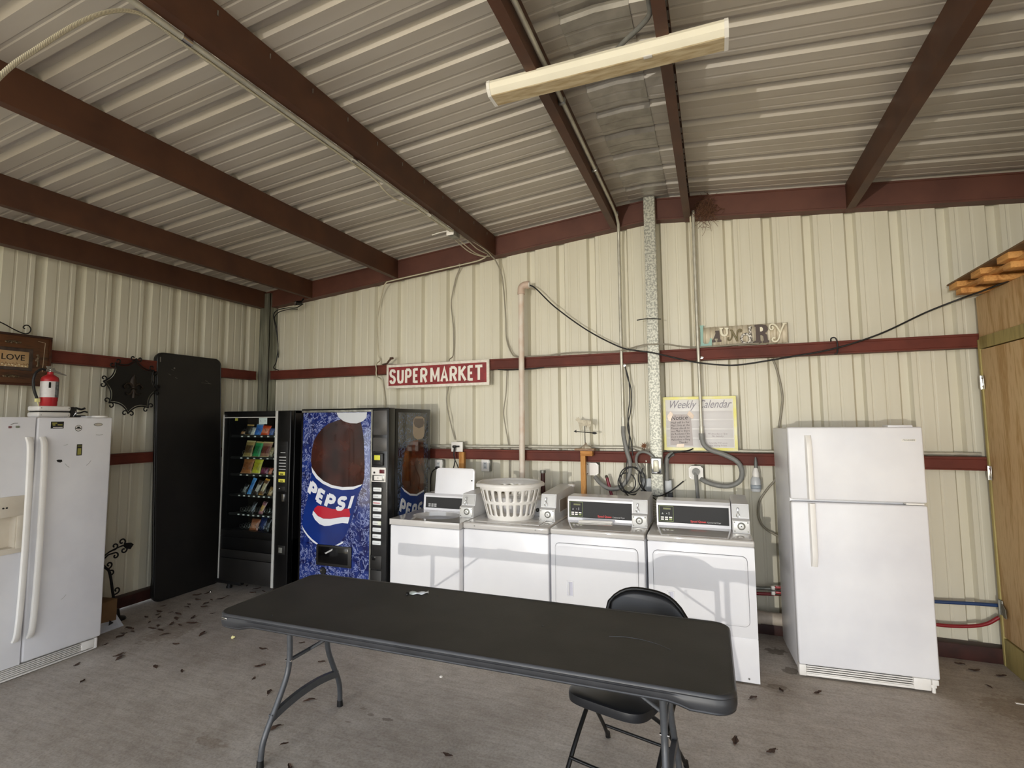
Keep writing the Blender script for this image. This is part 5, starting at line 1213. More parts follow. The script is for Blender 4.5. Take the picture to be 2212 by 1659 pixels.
# cow weather vane
t = thing('weather_vane', 'small cream cow-shaped weather vane with an arrow, standing on the wooden post', 'weather vane', (4.14, -.155, 1.4625))
b = MB(); b.cyl((4.135, -.155, 1.463), (4.135, -.155, 1.672), .0035, 8); b.build('rod', IRON, t)
b = MB(); b.lathe([(0, 0), (.055, .0), (.050, .012), (.022, .028), (.008, .045), (0, .047)], (4.14, -.155, 1.463), 18)
for v in b.bm.verts: v.co.y = -.155+(v.co.y+.155)*.6; v.co.z += .006*math.sin(v.co.x*190) if v.co.z > 1.468 else 0
b.build('stand', mat('cream_rusty_paint', '#cfc7b2', .6, col2='#8a7a66', scale=30), t)
b = MB(); b.tube([(4.045, -.155, 1.615), (4.235, -.155, 1.600)], .004, 8); b.prism([(4.030, -.158, 1.617), (4.058, -.158, 1.630), (4.052, -.158, 1.615), (4.056, -.158, 1.602)], (0, .006, 0)); b.prism([(4.205, -.158, 1.612), (4.228, -.158, 1.612), (4.250, -.158, 1.600), (4.228, -.158, 1.588), (4.205, -.158, 1.592)], (0, .006, 0)); b.build('arrow', IRON, t)
cow = [(4.062, 1.712), (4.052, 1.716), (4.050, 1.728), (4.060, 1.733), (4.062, 1.745), (4.068, 1.738), (4.074, 1.740), (4.078, 1.748), (4.080, 1.738), (4.090, 1.724), (4.12, 1.719), (4.16, 1.719), (4.180, 1.714), (4.192, 1.717), (4.195, 1.70), (4.193, 1.66), (4.188, 1.66), (4.187, 1.69), (4.180, 1.684), (4.184, 1.668), (4.180, 1.635), (4.186, 1.630), (4.175, 1.628), (4.172, 1.655), (4.165, 1.667), (4.150, 1.672), (4.138, 1.664), (4.120, 1.667), (4.108, 1.660), (4.108, 1.634), (4.112, 1.628), (4.100, 1.628), (4.100, 1.640), (4.094, 1.652), (4.092, 1.632), (4.096, 1.627), (4.084, 1.627), (4.084, 1.66), (4.078, 1.685), (4.070, 1.704)]
b = MB(); b.prism([(x, -.159, z) for x, z in cow], (0, .008, 0)); b.build('cow_figure', mat('cream_vane_paint', '#d5cdb6', .55, col2='#a89c84', scale=25), t, angle=20)

# PVC vent pipe with elbow
t = thing('vent_pipe', 'tall off-white plastic pipe with an elbow at its top, rising behind the laundry basket', 'pipe', (3.52, -.15, .9))
b = MB(); b.cyl((3.517, -.150, .35), (3.527, -.150, 2.985), .028, 20); b.build('pipe', DIRTW, t, angle=60)
b = MB(); P = [(3.527, -.15, 2.955), (3.527, -.15, 3.0), (3.533, -.15, 3.02), (3.552, -.15, 3.036), (3.575, -.15, 3.040), (3.600, -.15, 3.038)]
b.tube(P, .034, 16, smooth=4); b.cyl((3.527, -.15, 2.950), (3.527, -.15, 2.972), .037, 18); b.cyl((3.588, -.15, 3.039), (3.612, -.15, 3.037), .038, 18); b.build('elbow', mat('pinkish_pvc', '#d3bba9', .45, var=.15, scale=12), t, angle=60)
b = MB(); b.cyl((3.606, -.15, 3.037), (3.618, -.15, 3.036), .030, 18); b.build('bushing', PLASTW, t, angle=60)

def cable(name, pts, r, m, label, cat='cable', smooth=8, group=None, seg=8):
    b = MB(); b.tube(pts, r, seg, smooth=smooth); o = b.build(name, m, loc=pts[0], angle=60); tag(o, label, cat, group); return o
# cables -------------------------------------------------------------------
cable('black_cable', [(3.61, -.15, 3.036), (3.68, -.15, 2.99), (3.873, -.16, 2.790), (4.18, -.17, 2.545), (4.472, -.20, 2.372), (4.63, -.21, 2.325), (4.76, -.215, 2.300), (4.93, -.19, 2.252), (5.098, -.16, 2.208), (5.28, -.15, 2.178), (5.46, -.15, 2.170), (5.804, -.15, 2.214), (6.13, -.15, 2.265), (6.442, -.15, 2.362), (6.741, -.15, 2.505), (6.95, -.20, 2.585), (7.0, -.32, 2.595), (7.05, -.6, 2.603)], .0065, BLACKP, 'long black cable sagging from the white pipe elbow to the pallet on the closet')
WIRE = mat('grey_sheathed_wire', '#9a9484', .5, var=.1); WIREL = mat('pale_sheathed_wire', '#cdc5ae', .5, var=.1)
cable('grey_wire', [(3.20, -.125, 3.385), (3.24, -.10, 3.33), (3.281, -.03, 3.173), (3.314, -.03, 2.787), (3.322, -.03, 2.549), (3.376, -.05, 2.406), (3.449, -.08, 2.346), (3.60, -.10, 2.342), (3.759, -.10, 2.340), (3.988, -.10, 2.355), (4.422, -.105, 2.345), (4.671, -.205, 2.372), (4.76, -.21, 2.375), (4.871, -.205, 2.370), (5.063, -.13, 2.343), (5.325, -.11, 2.342), (5.45, -.11, 2.347), (5.61, -.11, 2.346)], .007, WIRE, 'grey wire dropping from a roof purlin and running along the upper wall rail')
cable('grey_wire', [(3.185, -.13, 3.400), (3.10, -.12, 3.365), (2.98, -.115, 3.345), (2.548, -.115, 3.305), (2.03, -.115, 3.256), (1.93, -.11, 3.235), (1.852, -.06, 3.149), (1.80, -.035, 3.00), (1.772, -.03, 2.844), (1.79, -.03, 2.482), (1.815, -.03, 2.40), (1.82, -.112, 2.345), (1.825, -.112, 2.29), (1.83, -.112, 2.215), (1.845, -.03, 2.16), (1.883, -.03, 1.921), (1.90, -.03, 1.6)], .007, WIREL, 'pale wire stapled along the left rake beam, then hanging down behind the soda machine')
cable('grey_wire', [(2.835, -.115, 3.345), (2.80, -.04, 3.31), (2.754, -.03, 3.229), (2.71, -.03, 3.05), (2.700, -.03, 2.936), (2.715, -.03, 2.78), (2.727, -.03, 2.637), (2.722, -.03, 2.41), (2.718, -.112, 2.345), (2.712, -.112, 2.215), (2.70, -.03, 2.15), (2.663, -.03, 2.054), (2.647, -.03, 1.909), (2.702, -.03, 1.668), (2.745, -.03, 1.525)], .006, WIRE, 'thin grey wire hanging behind the red sign down to the square outlet box')
cable('grey_wire', [(3.325, -.03, 2.225), (3.322, -.03, 2.15), (3.313, -.03, 1.989), (3.287, -.03, 1.805), (3.305, -.03, 1.66), (3.329, -.03, 1.529), (3.344, -.03, 1.40), (3.34, -.03, 1.1)], .006, WIRE, 'thin grey wire hanging below the upper rail just left of the white pipe')
cable('grey_wire', [(5.71, -.03, 2.225), (5.74, -.03, 2.12), (5.769, -.03, 1.927), (5.76, -.03, 1.80), (5.731, -.03, 1.623), (5.712, -.11, 1.396), (5.697, -.05, 1.245), (5.62, -.05, 1.14), (5.558, -.05, 1.033), (5.552, -.05, .902), (5.60, -.05, .82), (5.70, -.06, .765), (5.76, -.08, .75)], .009, WIRE, 'grey cable looping down the wall just left of the top-freezer refrigerator')
cable('corner_wire', [(.794, -.125, 3.10), (.691, -.125, 3.065), (.55, -.12, 3.075), (.408, -.12, 3.061), (.337, -.11, 3.01), (.312, -.06, 2.899), (.325, -.03, 2.75), (.338, -.03, 2.616), (.318, -.03, 2.449), (.34, -.09, 2.37), (.435, -.108, 2.336)], .006, BLACKP, 'dark wire running from the small camera down beside the corner column')
cable('corner_wire', [(.72, -.13, 3.045), (.60, -.125, 3.055), (.47, -.12, 3.045), (.40, -.12, 3.02), (.34, -.10, 2.97), (.322, -.04, 2.86), (.332, -.03, 2.7), (.35, -.03, 2.5)], .005, BLACKP, 'short dark wire end curling out beside the small camera, above the corner wire')
# small camera
t = thing('security_camera', 'small dark bullet camera under the rake beam near the left corner', 'camera', (.76, -.14, 3.12))
b = MB(); b.cyl((.768, -.13, 3.115), (.758, -.20, 3.100), .026, 16); b.build('camera_body', BLACKP, t, angle=40)
b = MB(); b.lathe([(0, 0), (.018, 0), (.018, -.004), (.012, -.004), (.010, .002), (0, .002)], (.757, -.202, 3.0995), 16, axis='y'); b.build('lens', CHROME, t)
b = MB(); b.tube([(.768, -.13, 3.12), (.78, -.115, 3.15), (.78, -.105, 3.17)], .008, 8); b.build('bracket', BLACKP, t)

# conduits ---------------------------------------------------------------------
t = thing('electrical_conduit', 'shiny conduit clipped to the purlin left of the ridge and dropping behind the left dryer', 'conduit', (4.475, -.1, 3.5))
PA = [(4.487, -6.5, 3.565), (4.487, -2.0, 3.565), (4.487, -.45, 3.565), (4.487, -.30, 3.555), (4.486, -.17, 3.515), (4.480, -.125, 3.45), (4.476, -.115, 3.35), (4.474, -.11, 2.6), (4.476, -.11, 1.66)]
b = MB(); b.tube(PA, .0135, 12); b.build('metal_pipe', CONDUIT, t, angle=60)
b = MB(); b.cyl((4.476, -.11, 1.74), (4.476, -.11, 1.65), .018, 12); b.build('coupling', CONDUIT, t, angle=60)
b = MB(); b.tube([(4.476, -.11, 1.66), (4.478, -.12, 1.58), (4.505, -.13, 1.44), (4.530, -.13, 1.333), (4.515, -.13, 1.22), (4.45, -.13, 1.13), (4.36, -.12, 1.10), (4.27, -.10, 1.135), (4.20, -.07, 1.20)], .020, 12, smooth=6); b.build('flexible_end', FLEX, t, angle=60)
for y in (-1.2, -2.1, -.28):
    b = MB(); b.box((4.464, y-.012, 3.545), (4.506, y+.012, 3.585), .006); b.build('clamp', STEELG, t)
t = thing('electrical_conduit', 'vertical conduit passing in front of the calendar, ending in a looping grey hose', 'conduit', (5.13, -.12, 3.5))
b = MB(); b.tube([(5.133, -.125, 3.55), (5.131, -.125, 3.2), (5.131, -.125, 2.545), (5.134, -.125, 1.94), (5.134, -.125, 1.64)], .0135, 12); b.build('metal_pipe', CONDUIT, t, angle=60)
b = MB(); b.tube([(5.108, -.118, 3.52), (5.109, -.116, 3.0), (5.112, -.115, 2.35)], .007, 8); b.build('side_wire', WIREL, t, angle=60)
b = MB(); b.cyl((5.134, -.125, 1.66), (5.134, -.125, 1.60), .018, 12); b.build('coupling', CONDUIT, t, angle=60)
b = MB(); b.cyl((5.134, -.125, 1.60), (5.136, -.125, 1.545), .024, 12); b.build('connector', FLEX, t, angle=60)
b = MB(); b.tube([(5.136, -.125, 1.56), (5.150, -.13, 1.505), (5.20, -.135, 1.460), (5.30, -.14, 1.425), (5.40, -.14, 1.37), (5.435, -.13, 1.29), (5.415, -.12, 1.21), (5.34, -.11, 1.165), (5.24, -.10, 1.165), (5.15, -.08, 1.19), (5.115, -.06, 1.212)], .020, 12, smooth=6); b.build('flexible_hose', FLEX, t, angle=60)
t = thing('wall_conduit', 'horizontal grey conduit above the lower wall rail between soda machine and centre post', 'conduit', (3.5, -.05, 1.46))
b = MB(); b.tube([(2.35, -.045, 1.460), (4.0, -.045, 1.466), (4.48, -.045, 1.470), (4.56, -.048, 1.466), (4.62, -.06, 1.448), (4.655, -.075, 1.405), (4.668, -.085, 1.34), (4.668, -.085, 1.20)], .0145, 12); b.build('metal_pipe', CONDUIT, t, angle=60)
b = MB(); b.tube([(4.84, -.045, 1.452), (5.6, -.045, 1.450), (7.04, -.045, 1.452)], .0125, 12); tag(b.build('wall_conduit', CONDUIT, angle=60), 'thin conduit lying on the lower wall rail right of the centre post', 'conduit')
b = MB(); b.tube([(4.838, -.10, 1.19), (4.838, -.10, 1.33), (4.843, -.10, 1.375), (4.862, -.10, 1.405), (4.90, -.10, 1.425)], .021, 12, smooth=5); tag(b.build('conduit_elbow', FLEX, angle=60), 'short grey conduit bending out of the box right of the centre post', 'conduit')
cable('black_wire', [(4.855, -.13, 1.385), (4.90, -.135, 1.428), (4.97, -.13, 1.442), (5.03, -.115, 1.455), (5.06, -.09, 1.468)], .0055, BLACKP, 'short black wire lying from the grey elbow to the foot of the calendar board')
cable('grey_hose', [(4.655, -.13, 1.215), (4.625, -.14, 1.27), (4.590, -.15, 1.335), (4.592, -.16, 1.395), (4.625, -.19, 1.435), (4.68, -.22, 1.440), (4.725, -.225, 1.415), (4.755, -.225, 1.37)], .013, FLEX, 'short grey hose arching into the top of the switch on the post', 'hose')
# boxes around the post
b = MB(); b.box((4.612, -.098, 1.088), (4.712, -.012, 1.205), .004); tag(b.build('junction_box', mat('light_grey_box', '#b3b6b8', .45, .2, var=.1), loc=(4.66, -.06, 1.1)), 'grey junction box on the wall left of the centre post', 'box')
b = MB(); b.box((4.816, -.110, 1.088), (4.876, -.012, 1.195), .004); tag(b.build('junction_box', mat('light_grey_box', '#b3b6b8', .45, .2, var=.1), loc=(4.85, -.06, 1.1)), 'grey junction box on the wall right of the centre post', 'box')
b = MB(); b.box((4.822, -.108, .95), (4.880, -.02, 1.086), .004); tag(b.build('black_adapter', BLACKP, loc=(4.85, -.06, .95)), 'black adapter block below the right-hand junction box', 'adapter')
t = thing('disconnect_switch', 'metal-covered switch box mounted on the front of the centre post', 'switch', (4.768, -.205, 1.26))
b = MB(); b.box((4.722, -.245, 1.255), (4.816, -.202, 1.398), .012, seg=3); b.build('box_body', GALVD, t)
b = MB(); b.box((4.726, -.252, 1.262), (4.806, -.245, 1.390), .010, seg=3); cp = b.build('cover', CHROME, t)
b = MB(); b.box((4.742, -.266, 1.277), (4.788, -.252, 1.376), .008, seg=2); b.build('toggle_window', mat('weathered_silver_paint', '#c9c7b6', .4, .3, col2='#a9a590', scale=20), cp)
# coil of black cord hanging beside the post
b = MB()
def loop(cx, cz, rx, rz, y, a0=0, n=26, ph=0): return [(cx+rx*math.cos(a0+2*PI*k/n), y+.012*math.sin(2*PI*k/n+ph), cz+rz*math.sin(a0+2*PI*k/n)) for k in range(n)]
b.tube(loop(4.535, 1.195, .098, .110, -.165), .0055, 7, closed=True); b.tube(loop(4.555, 1.185, .105, .118, -.155, .4, ph=1), .0055, 7, closed=True); b.tube(loop(4.500, 1.165, .075, .085, -.150, 1.1, ph=2), .0055, 7, closed=True)
b.tube([(4.645, -.165, 1.30), (4.62, -.17, 1.22), (4.64, -.18, 1.14), (4.70, -.22, 1.085), (4.78, -.225, 1.072), (4.86, -.18, 1.105), (4.94, -.15, 1.165), (4.975, -.14, 1.195)], .0055, 7, smooth=6)
b.tube([(4.61, -.16, 1.27), (4.605, -.165, 1.18), (4.66, -.20, 1.10), (4.74, -.23, 1.05), (4.82, -.30, 1.01), (4.90, -.42, .98), (4.93, -.50, .95)], .0055, 7, smooth=6)
b.tube([(4.47, -.16, 1.10), (4.52, -.18, 1.05), (4.58, -.24, 1.02), (4.62, -.36, 1.0)], .0055, 7, smooth=5)
tag(b.build('coiled_cord', BLACKP, loc=(4.54, -.16, 1.2), angle=60), 'messy coil of black cord hanging between the dryers at the centre post', 'cord')
cable('thin_cable', [(4.505, -.115, 2.20), (4.535, -.115, 2.08), (4.540, -.115, 1.90), (4.52, -.115, 1.75), (4.53, -.12, 1.60), (4.52, -.13, 1.45), (4.50, -.14, 1.30), (4.50, -.15, 1.15)], .005, BLACKP, 'thin black cord hanging beside the left conduit, the longer of two')
cable('thin_cable', [(4.507, -.115, 2.20), (4.525, -.115, 2.10), (4.555, -.115, 1.98), (4.545, -.115, 1.80), (4.515, -.115, 1.66), (4.545, -.12, 1.52), (4.555, -.13, 1.40)], .005, BLACKP, 'thin black cord hanging beside the left conduit, the shorter and more bowed of two')
b = MB(); b.lathe([(0, 0), (.014, 0), (.014, -.004), (0, -.006)], (4.497, -.100, 2.212), 12, axis='y'); tag(b.build('screw_head', CHROME), 'bright screw head in the upper rail beside the left conduit', 'screw')
b = MB(); b.lathe([(0, 0), (.013, 0), (.013, -.004), (0, -.006)], (5.158, -.100, 2.250), 12, axis='y'); tag(b.build('screw_head', CHROME), 'bright screw head in the upper rail beside the right conduit', 'screw')
cable('bent_rod', [(4.634, -.208, 2.598), (4.70, -.208, 2.604), (4.76, -.208, 2.602), (4.839, -.208, 2.592)], .0045, IRON, 'short dark rod tied across the upper centre post', 'rod', smooth=4)
b = MB(); b.tube([(6.125, -.105, 2.33), (6.125, -.12, 2.352), (6.145, -.125, 2.358), (6.160, -.125, 2.340), (6.166, -.122, 2.29), (6.160, -.125, 2.236), (6.140, -.12, 2.225)], .005, 8, smooth=4); tag(b.build('wire_hook', BLACKP, angle=60), 'black hook holding the cable on the upper rail above the refrigerator', 'hook')
cable('loose_cord', [(3.26, -.105, 2.226), (3.36, -.115, 2.215), (3.50, -.12, 2.214), (3.62, -.12, 2.216), (3.74, -.11, 2.226)], .0055, BLACKP, 'thin dark cord looped under the upper rail behind the white pipe')
b = MB(); b.tube([(1.90, -.105, 2.336), (1.96, -.11, 2.345), (1.985, -.115, 2.37), (2.02, -.118, 2.395)], .010, 8, smooth=3); b.box((2.0, -.13, 2.385), (2.045, -.105, 2.41), .008); tag(b.build('mud_clump', mat('dry_mud', '#5a4436', .9, var=.3, scale=30), angle=60), 'dark stub sticking up at the top left corner of the red sign', 'stub')

# spray bottle-like squeeze bottle on the rail
t = thing('squeeze_bottle', 'clear squeeze bottle hanging upside-down look on the lower rail left of the refrigerator', 'bottle', (5.54, -.12, 1.13))
t['label'] = 'translucent white squeeze bottle hanging on the wall between the right dryer and the refrigerator'
b = MB(); b.lathe([(0, 0), (.034, .0), (.039, .008), (.040, .06), (.038, .095), (.026, .120), (.0, .122)], (5.535, -.125, 1.130), 20); bo = b.build('bottle_body', mat('milky_plastic', '#c9ccce', .3, var=.1), t, angle=50)
b = MB(); b.lathe([(.026, 0), (.028, .03), (.020, .06), (.016, .075), (0, .076)], (5.538, -.125, 1.245), 16); b.build('cap', PLASTW, t, angle=40)
b = MB(); b.lathe([(.015, 0), (.013, .05), (.006, .088), (0, .09)], (5.541, -.125, 1.318), 14); b.build('nozzle', mat('smoky_nozzle', '#6f706c', .35, var=.1), t, angle=40)
b = MB(); b.lathe([(.0408, .022), (.0408, .055)], (5.535, -.125, 1.130), 20, cap=False); b.build('bottle_label', mat('grey_blue_label', '#a7b0b8', .4, var=.2, scale=40), bo, solid=.0006)
# hammer-like red handled tool between washer and dryer
t = thing('red_handled_valve', 'red-handled tool standing behind the left dryer, right of the wooden post', 'tool', (4.34, -.10, .95))
b = MB(); b.tube([(4.375, -.12, .96), (4.345, -.115, 1.10), (4.318, -.11, 1.20)], .014, 10); b.build('handle', mat('maroon_rubber', '#7c2030', .4, var=.1), t, angle=60)
b = MB(); b.lathe([(0, 0), (.015, 0), (.017, .012), (.010, .024), (0, .025)], (4.314, -.11, 1.198), 12); b.build('chrome_tip', CHROME, t)
b = MB(); b.lathe([(0, 0), (.032, 0), (.032, .018), (.028, .022), (0, .022)], (4.02, -.235, 1.124), 18); tag(b.build('plastic_cap', PLASTW, angle=40), 'small white plastic cap sitting on the coin meter case right of the basket', 'cap')  # a loose plastic cap left on the meter case
b = MB(); b.cyl((3.72, -.13, 0), (3.72, -.13, 1.235), .022, 14, mi=0); b.cyl((3.72, -.13, 1.225), (3.72, -.13, 1.25), .027, 14, mi=1); tag(b.build('standpipe', [mat('dark_maroon_pipe', '#4a2420', .4, var=.1), GALVD], loc=(3.72, -.13, .9), angle=50), 'short dark standpipe with a grey collar behind the right side of the basket', 'pipe')

# plumbing near the refrigerator -----------------------------------------------
REDT = mat('red_tubing', '#8a2028', .35, var=.1, scale=10); BLUET = mat('blue_tubing', '#2b4470', .35, var=.1, scale=10)
cable('water_pipe', [(5.30, -.085, .345), (5.503, -.085, .352), (5.62, -.085, .358), (5.70, -.085, .362), (5.80, -.085, .362)], .015, GALVD, 'grey water pipe with a shutoff, upper of the two between dryer and refrigerator', 'pipe', 3)
cable('water_pipe', [(5.30, -.085, .305), (5.503, -.085, .308), (5.60, -.085, .314), (5.70, -.085, .322), (5.80, -.085, .322)], .013, REDT, 'red water pipe, lower of the two between dryer and refrigerator', 'pipe', 3)
for z, w in ((.372, 'upper'), (.330, 'lower')):
    t = thing('shutoff_valve', 'white and red shutoff valve on the %s water pipe beside the refrigerator' % w, 'valve', (5.64, -.09, z), world=False)
    b = MB(); b.cyl((-.03, 0, 0), (.045, 0, 0), .018, 12); b.build('valve_body', CHROME, t)
    b = MB(); b.box((.0, -.035, .002), (.075, -.015, .020), .005); b.build('lever', RED, t)
    b = MB(); b.box((-.03, -.032, -.012), (-.002, -.016, .016), .004); b.build('tag', PLASTW, t)
b = MB(); b.cyl((5.2, -.155, .150), (5.86, -.155, .146), .048, 20, mi=0); b.cyl((5.49, -.155, .149), (5.52, -.155, .149), .054, 20, mi=0); tag(b.build('drain_pipe', mat('dusty_pvc_pipe', '#c4b8a8', .6, col2='#9a8f82', scale=9), loc=(5.5, -.155, .1), angle=50), 'thick dusty white drain pipe along the wall at floor level beside the refrigerator', 'pipe')
cable('blue_pipe', [(5.9, -.085, .35), (6.40, -.085, .372), (6.695, -.085, .381), (6.9, -.085, .392), (7.05, -.085, .397)], .013, BLUET, 'blue water tube on the wall between refrigerator and closet', 'pipe', 4)
cable('red_pipe', [(6.2, -.085, .26), (6.50, -.085, .228), (6.693, -.085, .218), (6.85, -.085, .228), (6.97, -.085, .258), (7.05, -.085, .315)], .013, REDT, 'red water tube sagging on the wall between refrigerator and closet', 'pipe', 5)
b = MB(); b.prism([(7.045, -.18, .345), (7.045, -.155, .40), (7.045, -.165, .43), (7.045, -.21, .405), (7.045, -.215, .345)], (-.006, 0, 0)); tag(b.build('pipe_plate', mat('dull_plate', '#6e695c', .7, var=.2)), 'small dark metal plate on the closet side where the tubes enter', 'plate')

b = MB()
for k in range(9):
    a = 2*PI*k/9; c, q = math.cos(a), math.sin(a)
    b.prism([(4.652+.010*c-.006*q, -.118, 1.488+.010*q+.006*c), (4.652+.034*c, -.124, 1.488+.034*q), (4.652+.010*c+.006*q, -.118, 1.488+.010*q-.006*c)], (0, .004, 0))
b.lathe([(0, 0), (.013, 0), (.010, -.008), (0, -.010)], (4.652, -.118, 1.488), 12, axis='y'); b.tube([(4.652, -.116, 1.48), (4.655, -.10, 1.44)], .003, 6)
tag(b.build('metal_flower', mat('rusty_metal', '#8a5a38', .7, .2, col2='#5a3620', scale=60), angle=30), 'tiny rusty metal flower on the wall just left of the centre post', 'ornament')

# ================================================================== CEILING FITTINGS
t = thing('strip_light', 'long unlit strip light with a dusty cover, hung across two purlins by the ridge', 'ceiling light', (4.78, -2.44, 3.45))
xa, xb, yc = 4.185, 5.365, -2.44
b = MB(); b.box((xa+.01, yc-.03, 3.505), (xb-.01, yc+.05, 3.530), .003); b.build('housing', PLASTW, t)
b = MB(); prof = [(-.070, 3.508), (-.078, 3.490), (-.072, 3.462), (-.050, 3.440), (-.045, 3.437), (.045, 3.437), (.05, 3.440), (.072, 3.462), (.078, 3.490), (.070, 3.508)]
b.prism([(xa+.016, yc+y, z) for y, z in prof], (xb-xa-.032, 0, 0), 0)
for f in b.bm.faces:
    c = f.calc_center_median()
    if c.z < 3.4395: f.material_index = 1
cov = b.build('diffuser', [mat('aged_acrylic_cover', '#f4efdc', .35, var=.04, scale=6), mat('dusty_acrylic_underside', '#d8c8a4', .5, col2='#b39b72', scale=5, stretch=(1.5, 8, 1))], t, angle=30)
for x in (xa, xb-.018):
    b = MB(); b.prism([(x, yc+y*1.04, 3.49+(z-3.49)*1.05) for y, z in prof], (.018, 0, 0)); b.build('end_cap', PLASTW, t, angle=30)
b = MB(); b.box((4.99, yc-.062, 3.432), (5.03, yc-.040, 3.438), .002); b.build('cover_clip', PLASTW, t)
b = MB(); b.tube([(5.037, -2.95, 3.60), (5.036, -2.64, 3.60), (5.03, -2.55, 3.60), (4.98, -2.48, 3.605), (4.90, -2.42, 3.60), (4.83, -2.37, 3.585), (4.79, -2.40, 3.55), (4.785, -2.42, 3.525)], .0125, 12, smooth=5); cd = b.build('flexible_feed', FLEX, loc=(4.9, -2.5, 3.6), angle=60); tag(cd, 'short grey flexible conduit curving from a purlin to the strip light', 'conduit')
for y in (-2.67, -2.75):
    b = MB(); b.tube([(5.037+.020*math.cos(a), y, 3.60+.020*math.sin(a)) for a in [2*PI*k/14 for k in range(14)]], .005, 7, closed=True); b.build('clamp', CHROME, cd, angle=60)
# conduit, armoured cable and junction box on the fourth purlin
t = thing('ceiling_conduit', 'straight metal conduit along the lower left edge of the purlin beside the spiral cable', 'conduit', (3.165, -3.0, 3.41))
b = MB(); b.tube([(3.172, -6.6, 3.373), (3.172, -.93, 3.373)], .013, 12); b.build('metal_pipe', CONDUIT, t, angle=60)
for y in (-2.30, -3.45, -1.35):
    b = MB(); b.cyl((3.172, y-.022, 3.373), (3.172, y+.022, 3.373), .018, 12); b.build('coupling', CHROME, t, angle=60)
ARM = bpy.data.materials.new('armoured_cable_metal'); ARM.use_nodes = True
_n = ARM.node_tree.nodes; _l = ARM.node_tree.links; _b = _n['Principled BSDF']; _b.inputs['Roughness'].default_value = .35; _b.inputs['Metallic'].default_value = .4
_tc = _n.new('ShaderNodeTexCoord'); _wv = _n.new('ShaderNodeTexWave'); _wv.inputs['Scale'].default_value = 70; _wv.bands_direction = 'Y'; _wv.inputs['Distortion'].default_value = 0.4; _l.new(_tc.outputs['Object'], _wv.inputs['Vector'])
_rp = _n.new('ShaderNodeValToRGB'); _rp.color_ramp.elements[0].color = lin('#98917e'); _rp.color_ramp.elements[1].color = lin('#f2ead0'); _l.new(_wv.outputs[0], _rp.inputs[0]); _l.new(_rp.outputs[0], _b.inputs['Base Color'])
cable('armoured_cable', [(3.17, -4.20, 2.50), (3.17, -4.063, 2.818), (3.17, -3.972, 2.974), (3.17, -3.856, 3.151), (3.165, -3.752, 3.276), (3.155, -3.652, 3.350), (3.150, -3.56, 3.365), (3.146, -3.455, 3.368), (3.143, -3.081, 3.368), (3.143, -2.866, 3.368), (3.143, -2.573, 3.368), (3.146, -2.35, 3.368), (3.15, -2.10, 3.365)], .008, ARM, 'spiral-armoured cable beside the conduit, hanging down in a curve at the upper left', 'cable', 8)
cable('white_wire', [(3.15, -2.10, 3.365), (3.148, -2.0, 3.355), (3.145, -1.92, 3.335), (3.145, -1.82, 3.325), (3.148, -1.65, 3.345), (3.15, -1.50, 3.365), (3.15, -1.2, 3.366), (3.155, -.93, 3.37)], .006, WIREL, 'pale wire sagging below the ceiling conduit just before the junction box', 'wire')
t = thing('ceiling_junction_box', 'square metal junction box at the end of the ceiling conduit, bristling with pale wires', 'junction box', (3.165, -.86, 3.36))
b = MB(); b.box((3.115, -.925, 3.345), (3.180, -.80, 3.43), .004); b.build('box_body', GALVD, t)
b = MB(); b.box((3.112, -.930, 3.341), (3.183, -.922, 3.434), .004); b.build('face_plate', PLASTW, t)
for pts in ([(3.13, -.80, 3.38), (3.13, -.6, 3.36), (3.14, -.38, 3.345), (3.165, -.2, 3.36), (3.18, -.125, 3.392)], [(3.15, -.80, 3.39), (3.165, -.62, 3.395), (3.17, -.42, 3.375), (3.175, -.25, 3.385), (3.19, -.13, 3.395)], [(3.17, -.80, 3.40), (3.20, -.6, 3.392), (3.215, -.4, 3.388), (3.215, -.25, 3.386), (3.20, -.12, 3.385)], [(3.12, -.82, 3.375), (3.09, -.66, 3.37), (3.11, -.44, 3.34), (3.15, -.25, 3.35), (3.185, -.13, 3.38)]):
    b = MB(); b.tube(pts, .0055, 7, smooth=6); b.build('wire_strand', WIREL, t, angle=60)
b = MB(); b.tube([(3.115, -.915, 3.385), (3.07, -.93, 3.378), (3.02, -.945, 3.366), (2.985, -.96, 3.352)], .005, 7, smooth=4); b.build('wire_strand', PLASTW, t, angle=60)
# bird nest
b = MB(); rn = random.Random(11)
for k in range(230):
    c = Vector((5.235+rn.gauss(0, .040), -.135+rn.gauss(0, .02), 3.535+rn.gauss(0, .050))); c.y = min(c.y, -.115)
    d = Vector((rn.uniform(-1, 1), rn.uniform(-.5, .5), rn.uniform(-1, 1))).normalized()*rn.uniform(.02, .06); w = Vector((rn.uniform(-1, 1), rn.uniform(-.4, .4), rn.uniform(-1, 1)))*.018
    b.tube([c-d, c+w, c+d], .0016, 4, smooth=2)
for P in ([(5.20, -.12, 3.47), (5.17, -.112, 3.43), (5.13, -.112, 3.415), (5.10, -.112, 3.385)], [(5.22, -.12, 3.47), (5.235, -.112, 3.40), (5.215, -.112, 3.34), (5.20, -.112, 3.32)], [(5.25, -.12, 3.46), (5.27, -.112, 3.40), (5.275, -.112, 3.35)], [(5.27, -.12, 3.47), (5.31, -.112, 3.42), (5.33, -.112, 3.385)], [(5.16, -.12, 3.50), (5.10, -.112, 3.47), (5.06, -.112, 3.46)]):
    b.tube(P, .0018, 4, smooth=4)
tag(b.build('bird_nest', mat('dry_twigs', '#7a5640', .9, col2='#4c3020', scale=60), loc=(5.2, -.13, 3.5), angle=60), 'ragged brown bird nest of twigs where a purlin meets the rake beam', 'nest')
for (x, y, z, lab) in ((2.33, -.112, 3.30, 'pale screw on the rake beam between two left purlins'),): pass

